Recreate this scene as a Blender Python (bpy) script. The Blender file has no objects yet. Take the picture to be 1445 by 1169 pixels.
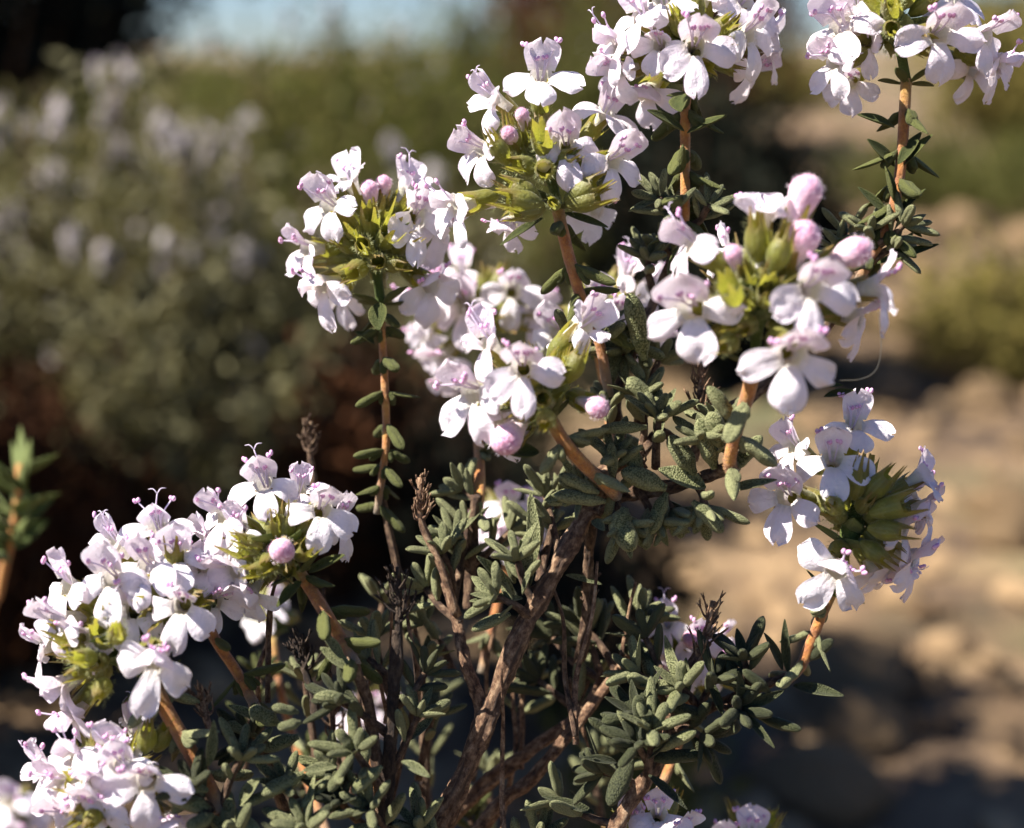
import bpy, math, random
from mathutils import Vector, Matrix, noise
R_ = math.radians
rnd = random.Random(7)
C = bpy.context.scene.collection

# ------------------------------------------------------------------ camera, sky, sun, exposure
W_PX, H_PX = 1445.0, 1169.0
D0 = 0.1389                       # focus distance in metres; the frame is 10 cm wide there
CAM_H, PITCH = 0.20, 14.0
PX = 0.1 / W_PX                   # metres per photo pixel at the focus distance
cam_d = bpy.data.cameras.new('camera'); cam = bpy.data.objects.new('camera', cam_d); C.objects.link(cam)
cam.location = (0, 0, CAM_H); cam.rotation_euler = (R_(90 - PITCH), 0, 0)
cam_d.sensor_width = 36; cam_d.lens = 50; cam_d.clip_start = 0.005; cam_d.clip_end = 3000
cam_d.dof.use_dof = True; cam_d.dof.focus_distance = D0; cam_d.dof.aperture_fstop = 15.0
sc = bpy.context.scene; sc.camera = cam
CX = Vector((1, 0, 0)); CU = Vector((0, math.sin(R_(PITCH)), math.cos(R_(PITCH)))); CB = Vector((0, -math.cos(R_(PITCH)), math.sin(R_(PITCH))))

SUN_CAM = (-0.62, 0.70, 0.30)     # towards the sun: right, up, back
sun_dir = (CX * SUN_CAM[0] + CU * SUN_CAM[1] + CB * SUN_CAM[2]).normalized()
world = bpy.data.worlds.new('World'); sc.world = world; world.use_nodes = True
nt = world.node_tree; bg = nt.nodes['Background']
sky = nt.nodes.new('ShaderNodeTexSky'); sky.sky_type = 'NISHITA'; sky.sun_disc = False
sky.dust_density = 0.2; sky.ozone_density = 2.0; sky.air_density = 1.0
sky.sun_elevation = math.asin(sun_dir.z); sky.sun_rotation = math.atan2(sun_dir.x, sun_dir.y)
tn = nt.nodes.new('ShaderNodeMix'); tn.data_type = 'RGBA'; tn.blend_type = 'MULTIPLY'; tn.inputs[0].default_value = 1.0; tn.inputs[7].default_value = (.54, .66, .90, 1)
nt.links.new(sky.outputs[0], tn.inputs[6]); nt.links.new(tn.outputs[2], bg.inputs[0]); bg.inputs[1].default_value = 0.05
sl = bpy.data.lights.new('sun', 'SUN'); sl.energy = 5.0; sl.angle = R_(0.5); sl.color = (1.0, 0.95, 0.88)
so = bpy.data.objects.new('sun', sl); C.objects.link(so)
so.rotation_euler = sun_dir.to_track_quat('Z', 'Y').to_euler(); so.location = (0, 0, 3)
sc.view_settings.view_transform = 'Standard'; sc.view_settings.look = 'None'
sc.view_settings.exposure = 1.55; sc.view_settings.gamma = 1.0; sc.view_settings.use_curve_mapping = False
sc.render.engine = 'CYCLES'
sc.cycles.use_denoising = True
try:
    sc.cycles.denoiser = 'OPENIMAGEDENOISE'; sc.cycles.denoising_prefilter = 'ACCURATE'
except Exception: pass
sc.cycles.max_bounces = 7; sc.cycles.transparent_max_bounces = 8

def P(px, py, dz=0.0):
    """point seen at photo pixel (px,py), dz millimetres behind the focus plane"""
    d = D0 + dz * 0.001
    k = d / D0 * PX
    return Vector((0, 0, CAM_H)) + CX * ((px - W_PX / 2) * k) + CU * ((H_PX / 2 - py) * k) - CB * d
def camdir(x, y, z): return (CX * x + CU * y + CB * z).normalized()

# ------------------------------------------------------------------ materials
def mat(name):
    m = bpy.data.materials.new(name); m.use_nodes = True
    t = m.node_tree; b = t.nodes['Principled BSDF']; return m, t, b
def N(t, kind, **kw):
    n = t.nodes.new(kind)
    for k, v in kw.items():
        if k.startswith('i_'): n.inputs[int(k[2:])].default_value = v
        else: setattr(n, k, v)
    return n
def L(t, a, b): t.links.new(a, b)
def ramp(t, stops, fac):
    r = t.nodes.new('ShaderNodeValToRGB'); e = r.color_ramp.elements
    e[0].position, e[0].color = stops[0][0], (*stops[0][1], 1)
    e[1].position, e[1].color = stops[-1][0], (*stops[-1][1], 1)
    for p, c in stops[1:-1]:
        q = e.new(p); q.color = (*c, 1)
    L(t, fac, r.inputs[0]); return r.outputs[0]
def coords(t, scale, jitter=True, stretch=1.0):
    mm = scale == 1000                            # 1000: surface coordinates in millimetres, stored on the mesh
    tc = attr(t, 'tex') if mm else N(t, 'ShaderNodeTexCoord')
    if mm: scale = 1.0
    mp = N(t, 'ShaderNodeMapping'); mp.inputs[3].default_value = (scale, scale, scale * stretch)
    L(t, tc.outputs['Vector' if mm else 'Object'], mp.inputs[0])
    if jitter:
        oi = N(t, 'ShaderNodeObjectInfo'); ml = N(t, 'ShaderNodeMath', operation='MULTIPLY'); ml.inputs[1].default_value = 37.0
        L(t, oi.outputs['Random'], ml.inputs[0]); L(t, ml.outputs[0], mp.inputs[1])
    return mp.outputs[0]
def mixc(t, fac, a, b, mode='MIX'):
    m = N(t, 'ShaderNodeMix', data_type='RGBA', blend_type=mode)
    for s, v in ((m.inputs[0], fac), (m.inputs[6], a), (m.inputs[7], b)):
        if hasattr(v, 'links') or hasattr(v, 'is_linked'): L(t, v, s)
        else: s.default_value = v if isinstance(v, float) else (*v, 1)
    return m.outputs[2]
def mulc(t, a, k):
    n = N(t, 'ShaderNodeMath', operation='MULTIPLY'); L(t, a, n.inputs[0]); n.inputs[1].default_value = k; return n.outputs[0]
def attr(t, name):
    a = N(t, 'ShaderNodeAttribute', attribute_name=name); return a
def noise_f(t, vec, scale, detail=4, rough=.6):
    n = N(t, 'ShaderNodeTexNoise'); n.inputs['Scale'].default_value = scale; n.inputs['Detail'].default_value = detail; n.inputs['Roughness'].default_value = rough
    L(t, vec, n.inputs['Vector']); return n.outputs[0]
def bump(t, b, h, strength, dist):
    n = N(t, 'ShaderNodeBump'); n.inputs['Strength'].default_value = strength; n.inputs['Distance'].default_value = dist
    L(t, h, n.inputs['Height']); L(t, n.outputs[0], b.inputs['Normal']); return n.outputs[0]
def translucent(t, b, colour, fac, nrm=None):
    tr = N(t, 'ShaderNodeBsdfTranslucent'); mx = N(t, 'ShaderNodeMixShader'); mx.inputs[0].default_value = fac
    if hasattr(colour, 'is_linked'): L(t, colour, tr.inputs[0])
    else: tr.inputs[0].default_value = (*colour, 1)
    if nrm: L(t, nrm, tr.inputs[1])
    out = t.nodes['Material Output']
    L(t, b.outputs[0], mx.inputs[1]); L(t, tr.outputs[0], mx.inputs[2]); L(t, mx.outputs[0], out.inputs[0])

def petal_mat():
    m, t, b = mat('petal')
    v = coords(t, 1000)
    a = attr(t, 'tint')                         # R: mauve blush, G: throat green
    sp = N(t, 'ShaderNodeSeparateColor'); L(t, a.outputs['Color'], sp.inputs[0])
    n1 = noise_f(t, v, .55, 3); oi = N(t, 'ShaderNodeObjectInfo')
    base = mixc(t, oi.outputs['Random'], (.95, .90, .92), (.93, .82, .88))
    base = mixc(t, ramp(t, [(.42, (0, 0, 0)), (.75, (.45, .45, .45))], n1), base, (.86, .74, .84))
    col = mixc(t, sp.outputs[0], base, (.62, .27, .55))
    col = mixc(t, sp.outputs[1], col, (.55, .56, .28))
    L(t, col, b.inputs['Base Color']); b.inputs['Roughness'].default_value = .48
    b.inputs['Specular IOR Level'].default_value = .35; b.inputs['Sheen Weight'].default_value = .08
    w = N(t, 'ShaderNodeTexWave'); w.inputs['Scale'].default_value = .9; w.inputs['Distortion'].default_value = 5; w.inputs['Detail'].default_value = 3
    L(t, v, w.inputs[0])
    ad = N(t, 'ShaderNodeMath', operation='ADD'); L(t, noise_f(t, v, 2.0, 6, .7), ad.inputs[0]); 
    ml = N(t, 'ShaderNodeMath', operation='MULTIPLY'); ml.inputs[1].default_value = .03; L(t, w.outputs[1], ml.inputs[0]); L(t, ml.outputs[0], ad.inputs[1])
    nr = bump(t, b, ad.outputs[0], .8, .00028)
    translucent(t, b, mixc(t, .5, col, (.98, .86, .92)), .30, nr); return m
def anther_mat():
    m, t, b = mat('anther'); v = coords(t, 1000)
    L(t, ramp(t, [(.3, (.56, .22, .46)), (.7, (.78, .54, .70))], noise_f(t, v, 2.0)), b.inputs['Base Color'])
    b.inputs['Roughness'].default_value = .6; b.inputs['Subsurface Weight'].default_value = .1; b.inputs['Subsurface Scale'].default_value = .0003; return m
def filament_mat():
    m, t, b = mat('filament'); b.inputs['Base Color'].default_value = (.82, .72, .84, 1); b.inputs['Roughness'].default_value = .45
    translucent(t, b, (.8, .7, .85), .3); return m
def bud_mat():
    m, t, b = mat('bud'); v = coords(t, 1000); a = attr(t, 'tint')
    sp = N(t, 'ShaderNodeSeparateColor'); L(t, a.outputs['Color'], sp.inputs[0])
    c = mixc(t, ramp(t, [(.35, (0, 0, 0)), (.65, (1, 1, 1))], noise_f(t, v, 2.6, 5, .7)), (.50, .15, .29), (.78, .46, .58)); c = mixc(t, sp.outputs[0], (.84, .72, .74), c)
    L(t, c, b.inputs['Base Color']); b.inputs['Roughness'].default_value = .6; b.inputs['Sheen Weight'].default_value = .35
    bump(t, b, noise_f(t, v, 4, 5), .9, .0002); b.inputs['Subsurface Weight'].default_value = .15; b.inputs['Subsurface Scale'].default_value = .0006; return m
def calyx_mat():
    m, t, b = mat('calyx'); v = coords(t, 1000); a = attr(t, 'tint')
    sp = N(t, 'ShaderNodeSeparateColor'); L(t, a.outputs['Color'], sp.inputs[0])
    oi = N(t, 'ShaderNodeObjectInfo')
    g = mixc(t, ramp(t, [(.3, (0, 0, 0)), (.7, (1, 1, 1))], noise_f(t, v, 1.1, 4)), (.095, .11, .012), (.26, .265, .035))
    g = mixc(t, mulc(t, oi.outputs['Random'], .6), g, (.20, .17, .03))
    g = mixc(t, sp.outputs[0], g, (.20, .07, .035)); g = mixc(t, sp.outputs[1], g, (.42, .44, .20))
    L(t, g, b.inputs['Base Color']); b.inputs['Roughness'].default_value = .42; b.inputs['Sheen Weight'].default_value = .15
    nr = bump(t, b, noise_f(t, v, 3.2, 4), .6, .0002); translucent(t, b, mixc(t, .5, g, (.62, .62, .06)), .42, nr); return m
def leaf_mat(name, dark, mid, pale, trans=.0, grain=.6):
    m, t, b = mat(name); v = coords(t, 1000)
    vo = N(t, 'ShaderNodeTexVoronoi'); vo.inputs['Scale'].default_value = 7.0; vo.inputs['Randomness'].default_value = 1
    L(t, v, vo.inputs['Vector'])
    oi = N(t, 'ShaderNodeObjectInfo')
    g = mixc(t, oi.outputs['Random'], dark, mid)
    fz = ramp(t, [(.0, (1, 1, 1)), (.4, (.75, .75, .75)), (.7, (.15, .15, .15))], vo.outputs['Distance'])
    ml = N(t, 'ShaderNodeMath', operation='MULTIPLY'); L(t, fz, ml.inputs[0]); L(t, ramp(t, [(.3, (grain * .5,) * 3), (.7, (grain,) * 3)], noise_f(t, v, .5)), ml.inputs[1])
    col = mixc(t, ml.outputs[0], g, pale)
    a = attr(t, 'tint'); sp = N(t, 'ShaderNodeSeparateColor'); L(t, a.outputs['Color'], sp.inputs[0])
    col = mixc(t, sp.outputs[0], col, pale)
    L(t, col, b.inputs['Base Color']); b.inputs['Roughness'].default_value = .62; b.inputs['Sheen Weight'].default_value = .05; b.inputs['Sheen Roughness'].default_value = .4
    b.inputs['Specular IOR Level'].default_value = .2
    iv = N(t, 'ShaderNodeMath', operation='MULTIPLY_ADD'); iv.inputs[1].default_value = -1; iv.inputs[2].default_value = 1; L(t, vo.outputs['Distance'], iv.inputs[0])
    ad = N(t, 'ShaderNodeMath', operation='ADD'); L(t, iv.outputs[0], ad.inputs[0]); L(t, noise_f(t, v, 9, 3), ad.inputs[1])
    nr = bump(t, b, ad.outputs[0], .8, .00014)
    if trans: translucent(t, b, (.22, .30, .06), trans, nr)
    return m
def stem_mat(name, c0, c1, c2):
    m, t, b = mat(name); v = coords(t, 1000)
    c = ramp(t, [(.34, c0), (.5, c1), (.66, c2)], noise_f(t, v, 1.0, 7, .75))
    a = attr(t, 'tint'); sp = N(t, 'ShaderNodeSeparateColor'); L(t, a.outputs['Color'], sp.inputs[0])
    c = mixc(t, sp.outputs[0], c, (.12, .045, .02)); c = mixc(t, sp.outputs[1], c, (.25, .19, .12)); c = mixc(t, sp.outputs[2], c, (.22, .20, .03))
    L(t, c, b.inputs['Base Color']); b.inputs['Roughness'].default_value = .55; b.inputs['Sheen Weight'].default_value = .25
    bump(t, b, noise_f(t, v, 3.0, 6, .7), 1.0, .0003); return m
def bark_mat(name='bark', k=1.0):
    m, t, b = mat(name)
    v = coords(t, 1000, stretch=.62); a = attr(t, 'tint'); sp = N(t, 'ShaderNodeSeparateColor'); L(t, a.outputs['Color'], sp.inputs[0])
    n1 = noise_f(t, v, 1.5, 8, .72)
    c = ramp(t, [(.36, (.03 * k, .014 * k, .007 * k)), (.46, (.11 * k, .055 * k, .028 * k)), (.56, (.24 * k, .145 * k, .08 * k)), (.70, (.44 * k, .31 * k, .19 * k))], n1)
    c = mixc(t, sp.outputs[0], c, (.06 * k, .034 * k, .02 * k))
    L(t, c, b.inputs['Base Color']); b.inputs['Roughness'].default_value = .85
    bump(t, b, noise_f(t, v, 2.4, 9, .78), 1.0, .0006); return m
def plain_mat(name, c0, c1, scale, rough=.8, bd=0, trans=None):
    m, t, b = mat(name); v = coords(t, 1.0)
    n = noise_f(t, v, scale, 5, .6)
    L(t, ramp(t, [(.32, c0), (.68, c1)], n), b.inputs['Base Color']); b.inputs['Roughness'].default_value = rough; b.inputs['Specular IOR Level'].default_value = .08
    if bd: bump(t, b, n, .8, bd)
    if trans: translucent(t, b, trans, .3)
    return m

M = dict(petal=petal_mat(), anther=anther_mat(), filament=filament_mat(), bud=bud_mat(), calyx=calyx_mat(),
    leaf=leaf_mat('leaf_felted', (.014, .021, .004), (.034, .042, .008), (.33, .33, .16), 0, .85),
    leafg=leaf_mat('leaf_green', (.018, .029, .004), (.038, .050, .007), (.17, .17, .05), .12, .45),
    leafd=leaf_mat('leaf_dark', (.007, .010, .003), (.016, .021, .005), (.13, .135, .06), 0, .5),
    bract=leaf_mat('bract_green', (.075, .11, .022), (.12, .15, .03), (.28, .31, .12), .25, .2),
    stem=stem_mat('stem_orange', (.30, .085, .010), (.50, .19, .020), (.56, .30, .05)),
    stemr=stem_mat('stem_russet', (.22, .06, .010), (.42, .14, .016), (.52, .25, .04)),
    bark=bark_mat('bark', 1.4), twig=bark_mat('twig_bark', .85), dry=bark_mat('dry_stalk', 1.6), darkdry=bark_mat('dark_dry_stalk', .3))
FL = [M['petal'], M['anther'], M['filament']]

# ------------------------------------------------------------------ mesh building
class MB:
    def __init__(s): s.v = []; s.f = []; s.m = []; s.c = []; s.t = {}
    def vert(s, p, c=(0, 0, 0)): s.v.append(tuple(p)); s.c.append(c); return len(s.v) - 1
    def tex(s, i, p): s.t[i] = tuple(p)
    def face(s, f, m=0): s.f.append(f); s.m.append(m)
    def grid(s, rows, m=0, close=False):
        """rows: list of lists of (point, tint)"""
        idx = [[s.vert(p, c) for p, c in r] for r in rows]
        n = len(idx[0])
        for a, b in zip(idx, idx[1:]):
            for j in range(n if close else n - 1):
                k = (j + 1) % n; s.face((a[j], a[k], b[k], b[j]), m)
        return idx
    def cap(s, ring, m=0):
        s.face(tuple(ring), m)
    def tube(s, pts, rad, n=8, m=0, tint=None, rough=None):
        """pts: Vectors; rad: radius per point; rough(i, ang) -> radius factor"""
        rows = []; T = None; up = None
        for i, p in enumerate(pts):
            d = (pts[min(i + 1, len(pts) - 1)] - pts[max(i - 1, 0)]).normalized()
            if up is None:
                up = d.orthogonal().normalized()
            up = (up - d * up.dot(d)).normalized(); sd = d.cross(up)
            r = []
            for j in range(n):
                a = 2 * math.pi * j / n; k = rad[i] * (rough(i, a) if rough else 1)
                tt = tint(i, a) if callable(tint) else (tint or (0, 0, 0))
                r.append((p + up * (math.cos(a) * k) + sd * (math.sin(a) * k), tt))
            rows.append(r)
        idx = s.grid(rows, m, True); s.cap(idx[0][::-1], m); s.cap(idx[-1], m)
        run = 0.0; off = rnd.uniform(0, 50)
        for i, ring in enumerate(idx):
            if i: run += (pts[i] - pts[i - 1]).length
            for j, q in enumerate(ring):
                a = 2 * math.pi * j / n; s.tex(q, (math.cos(a) * rad[i] * 1000 + off, math.sin(a) * rad[i] * 1000, run * 1000))
    def blob(s, c, ax, r, ln, m=0, n=8, k=6, tint=(0, 0, 0), lump=0):
        ax = ax.normalized(); up = ax.orthogonal().normalized(); sd = ax.cross(up); rows = []
        for i in range(k + 1):
            f = math.pi * i / k; z = -math.cos(f) * ln; rr = math.sin(f) * r + 1e-6
            rows.append([(c + ax * z + (up * math.cos(2 * math.pi * j / n) + sd * math.sin(2 * math.pi * j / n)) * rr * (1 + lump * rnd.uniform(-1, 1)), tint) for j in range(n)])
        s.grid(rows, m, True)
    def add(s, o, mtx, moff=0):
        b = len(s.v); off = rnd.uniform(0, 50)
        for i, p in enumerate(o.v):
            q = o.t.get(i, p); s.t[i + b] = (q[0] * o.ts[0] + off, q[1] * o.ts[1], q[2] * o.ts[2])
        s.v += [tuple(mtx @ Vector(p)) for p in o.v]; s.c += o.c
        s.f += [tuple(i + b for i in f) for f in o.f]; s.m += [k + moff for k in o.m]
    ts = (1.0, 1.0, 1.0)
    def mesh(s, name, mats):
        me = bpy.data.meshes.new(name); me.from_pydata(s.v, [], s.f); 
        for m in mats: me.materials.append(m)
        me.polygons.foreach_set('material_index', s.m); me.polygons.foreach_set('use_smooth', [True] * len(s.f))
        ca = me.color_attributes.new('tint', 'FLOAT_COLOR', 'POINT')
        ca.data.foreach_set('color', [x for c in s.c for x in (*c, 1.0)])
        ta = me.attributes.new('tex', 'FLOAT_VECTOR', 'POINT'); tv = []
        for i, p in enumerate(s.v):
            q = s.t.get(i, p); tv += [q[0] * s.ts[0], q[1] * s.ts[1], q[2] * s.ts[2]]
        ta.data.foreach_set('vector', tv)
        me.update(); return me

WM = {}                                        # world matrices of everything placed
def link(name, me, W, parent=None):
    o = bpy.data.objects.new(name, me); C.objects.link(o)
    if parent is not None: o.parent = parent; o.matrix_basis = WM[parent.name].inverted() @ W
    else: o.matrix_basis = W
    WM[o.name] = W.copy(); return o
def tag(o, label=None, cat=None, group=None, kind=None):
    for k, v in (('label', label), ('category', cat), ('group', group), ('kind', kind)):
        if v: o[k] = v
    return o
def frame(origin, z, up, sx=1, sy=None, sz=None):
    """matrix whose local z is z and whose local y leans towards up"""
    z = z.normalized(); y = up - z * up.dot(z)
    if y.length < 1e-4: y = z.orthogonal()
    y.normalize(); x = y.cross(z)
    sy = sx if sy is None else sy; sz = sx if sz is None else sz
    return Matrix.Translation(origin) @ Matrix((x, y, z)).transposed().to_4x4() @ Matrix.Diagonal((sx, sy, sz, 1))
def smooth_path(pts, n):
    """Catmull-Rom through pts"""
    out = []; q = [pts[0] * 2 - pts[1]] + pts + [pts[-1] * 2 - pts[-2]]
    for i in range(len(pts) - 1):
        a, b, c, d = q[i:i + 4]
        for k in range(n):
            t = k / n
            out.append(.5 * ((2 * b) + (c - a) * t + (2 * a - 5 * b + 4 * c - d) * t * t + (3 * b - a - 3 * c + d) * t ** 3))
    out.append(pts[-1].copy()); return out
MM = .001

# ------------------------------------------------------------------ flower, in millimetres; mouth at the origin, +z out of the mouth, +y towards the upper lip
def lobe(mb, r, ang, base_r, length, width, fwd, curl, cup, notch=0.0, tint=0.0, nu=10, nv=11, base_w=.55, side=0.0):
    """one petal lobe growing from the mouth at angle ang"""
    a = R_(ang); o = Vector((math.cos(a), math.sin(a), 0)); s = Vector((-math.sin(a), math.cos(a), 0)); z = Vector((0, 0, 1))
    ph = r.uniform(0, 6); ph2 = r.uniform(0, 6); rows = []
    pos = o * base_r + z * -.15; d = o * math.cos(R_(fwd)) + z * math.sin(R_(fwd)); hd = R_(fwd); st = length / nu
    spine = []; cr = [r.uniform(-.055, .055) * length for _ in range(nv)]; rip = r.uniform(.7, 1.5)
    for i in range(nu + 1):
        spine.append((pos.copy(), hd)); pos = pos + (o * math.cos(hd) + z * math.sin(hd)) * st + s * side * st * (i / nu); hd += R_(curl) / nu
    for i in range(nu + 1):
        t = i / nu
        w = width * .5 * (base_w + (1 - base_w) * math.sin(min(1, t / .66) * math.pi / 2) ** 1.4)
        if t > .66: w = width * .5 * math.sqrt(max(0.0, 1 - ((t - .66) / .345) ** 2.4))
        p, h = spine[i]; nrm = -o * math.sin(h) + z * math.cos(h); row = []
        for j in range(nv):
            u = j / (nv - 1) * 2 - 1
            back = notch * length * math.exp(-(u / .35) ** 2) * t ** 6 + cr[j] * t ** 5
            q = p + s * (u * w) - (o * math.cos(h) + z * math.sin(h)) * back
            q += nrm * (cup * w * u * u + .13 * rip * math.sin(u * 4.5 + ph) * t + .12 * rip * math.sin(t * 6 + u * 3 + ph2) * t + .06 * rip * math.sin(u * 11 + ph2 + t * 4) * t * t + .05 * rip * math.sin(t * 17 + u * 6 + ph)  * t - .10 * math.exp(-(u / .12) ** 2) * (1 - t))
            k = tint * max(0, 1 - abs(t - .25) * 3) * (.4 + .6 * (math.sin(u * 13) > 0)) if tint else 0
            row.append((q, (k + .10 * t * t * (tint > 0), max(0, .28 - t) * 1.6, 0)))
        rows.append(row)
    mb.grid(rows, 0)
def make_flower(seed, hood=False, style=False, fallen=1.0, closed=False):
    r = random.Random(seed); mb = MB(); U = r.uniform
    rows = []
    for i in range(9):                                                # tube that flares into the mouth
        t = i / 8; z = -5.0 + 5.0 * t; rad = .42 + .42 * t + .36 * max(0, t - .7) ** 1.3 * 4
        rows.append([((rad * math.cos(2 * math.pi * j / 14), rad * (1.08 if t > .6 else 1) * math.sin(2 * math.pi * j / 14), z), (0, .75 * math.exp(-((t - .8) / .22) ** 2), 0)) for j in range(14)])
    mb.grid(rows, 0, True)
    sp = 1 if not closed else .7
    lobe(mb, r, 90 + U(-5, 5), .85, U(3.0, 3.6), U(3.5, 4.3), (62 if hood else 52) + U(-10, 10), (50 if hood else 5) + U(-30, 25), U(.3, .6) * (1.4 if hood else 1), .16, .28, base_w=.72)
    dr = U(-14, 10) if not closed else 45
    lobe(mb, r, 199 + U(-12, 14), .8, U(3.3, 3.9) * sp, U(2.3, 3.1), 24 + dr + U(-10, 12), U(-110, -35), U(-.4, .15), U(.02, .15), side=U(-.1, .35))
    lobe(mb, r, 341 + U(-14, 12), .8, U(3.3, 3.9) * sp, U(2.3, 3.1), 24 + dr + U(-10, 12), U(-110, -35), U(-.4, .15), U(.02, .15), side=U(-.35, .1))
    lobe(mb, r, 270 + U(-8, 8), .75, U(3.7, 4.4) * fallen, U(2.4, 3.2), 30 + U(-10, 10), U(-110, -45), U(-.5, .0), U(.04, .16), base_w=.5)
    V = Vector
    def stamen(p1, p2, size, long):
        pts = smooth_path([V((p1[0] * .4, .3, -1.2)), V(p1), V(p2)], 4)
        mb.tube(pts, [.085] * len(pts), 5, 2)
        e = V(p2); sd = V((r.uniform(.5, 1), r.uniform(-.6, .6), .3)).normalized()
        mb.blob(e + sd * size * .5, V((.2, r.uniform(.4, 1), .5)), size * .55, size * .75, 1)
        mb.blob(e - sd * size * .5, V((-.3, r.uniform(.4, 1), .3)), size * .55, size * .75, 1)
    stamen((-.3, .7, .2), (-.42 + U(-.1, .1), 1.35 + U(-.2, .2), 1.1), .34, 0)
    stamen((.3, .7, .2), (.42 + U(-.1, .1), 1.3 + U(-.2, .2), 1.2), .34, 0)
    sx = U(1.2, 2.1)
    stamen((-.6, 1.0, .9), (-sx, 1.9 + U(-.6, .6), 2.0 + U(-.7, .6)), .42, 1)
    if r.random() < .75: stamen((.6, 1.0, .9), (sx * U(.7, 1.1), 2.0 + U(-.6, .6), 1.9 + U(-.7, .7)), .42, 1)
    if style:
        e = V((U(-.6, .6), U(1.8, 2.6), U(2.6, 3.3))); pts = smooth_path([V((0, .6, -1)), V((0, 1.1, 1.2)), e], 4); mb.tube(pts, [.07] * len(pts), 5, 2)
        for q in (-1, 1):
            pts = smooth_path([e, e + V((q * .4, .45, .3)), e + V((q * .95, .5, .25))], 3); mb.tube(pts, [.06, .06, .06, .05, .05, .04, .03], 4, 2)
    return mb
FMB = [make_flower(100 + k, hood=(k % 4 == 3), style=(k % 12 in (3, 9)), closed=(k % 12 in (8, 9))) for k in range(24)]
FME = [m.mesh('flower', FL) for m in FMB]

def make_calyx(seed, open_=1.0):
    r = random.Random(seed); mb = MB(); n = 30; rows = []; nz = 9
    teeth = [(90, .75, 22), (50, .68, 20), (130, .68, 20), (235, 1.15, 19), (305, 1.15, 19)]
    def top(a):
        d = math.degrees(a) % 360; h = 0
        for c, ln, w in teeth:
            q = abs((d - c + 180) % 360 - 180)
            h = max(h, ln * max(0, 1 - (q / w)) ** .9)
        return h
    for i in range(nz + 1):
        t = i / nz; row = []
        for j in range(n):
            a = 2 * math.pi * j / n; tt = top(a)
            z = 4.0 * min(t, .66) / .66 * .62 + (max(0, t - .66) / .34) * (.5 + 2.3 * tt)
            rad = .32 + .72 * math.sin(min(1, t / .45) * math.pi / 2) + (.35 if open_ > 0 else 1.5) * open_ * max(0, t - .5)
            rad *= 1 + .045 * math.cos(a * 13)
            if t > .66: rad += .34 * (t - .66) / .34 * tt * open_
            rib = .6 * max(0, math.cos(a * 13)) * (1 - t * .5)
            row.append(((rad * math.cos(a), rad * math.sin(a), z), (min(1, max(0, t - .6) * 2.2) * (.35 + .6 * tt) + r.uniform(0, .08), rib * .5, 0)))
        rows.append(row)
    mb.grid(rows, 0, True)
    for k in range(110):                                             # stiff pale hairs
        a = r.uniform(0, 6.28); z = r.uniform(.4, 4.2) ; rad = 1.0 if z < 2 else 1.0 + .1 * open_
        p = Vector((rad * math.cos(a), rad * math.sin(a), min(z, 3.2 + 2.0 * top(a)))); d = (Vector((math.cos(a), math.sin(a), 0)) + Vector((r.uniform(-.3, .3), r.uniform(-.3, .3), r.uniform(.1, .8)))).normalized()
        s = d.cross(Vector((0, 0, 1))).normalized() * .022
        i0 = mb.vert(p - s, (0, .9, 0)); i1 = mb.vert(p + s, (0, .9, 0)); i2 = mb.vert(p + d * r.uniform(.3, .6), (0, .9, 0)); mb.face((i0, i1, i2))
    return mb
CMB = [make_calyx(k, (.7, 1.0, .5, .8, .4, -.45, -.6, -.3, -.5)[k]) for k in range(9)]
CME = [m.mesh('calyx', [M['calyx']]) for m in CMB]
def make_bud(seed):
    r = random.Random(seed); mb = MB(); rows = []; k = 14; n = 16
    for i in range(k + 1):
        t = i / k; z = -3.0 + 5.2 * t
        rad = .55 + .62 * (1 + .1 * math.sin(t * 9 + seed)) * (1 / (1 + math.exp(-(t - .5) * 12)))
        if t > .72: rad *= math.sqrt(max(0.001, 1 - ((t - .72) / .285) ** 2))
        rows.append([((rad * (1 + .05 * math.cos(a * 2 + 1) + r.uniform(-.02, .02)) * math.cos(a), rad * (1 + r.uniform(-.02, .02)) * math.sin(a), z), (max(0, min(1, t * 1.5 - .4)), 0, 0)) for a in [2 * math.pi * j / n for j in range(n)]])
    idx = mb.grid(rows, 0, True); mb.cap(idx[-1]); 
    for q in range(160):
        a = r.uniform(0, 6.28); f = r.uniform(0, 1.5); d = Vector((math.cos(a) * math.cos(f), math.sin(a) * math.cos(f), math.sin(f) )); p = Vector((d.x * 1.27, d.y * 1.27, .85 + d.z * 1.3))
        s = d.orthogonal().normalized() * .02; i = [mb.vert(p - s, (.3, 0, 0)), mb.vert(p + s, (.3, 0, 0)), mb.vert(p + d * .22, (.1, 0, 0))]; mb.face(tuple(i))
    return mb
BMB = [make_bud(k) for k in range(3)]; BME = [m.mesh('bud', [M['bud']]) for m in BMB]

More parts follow.
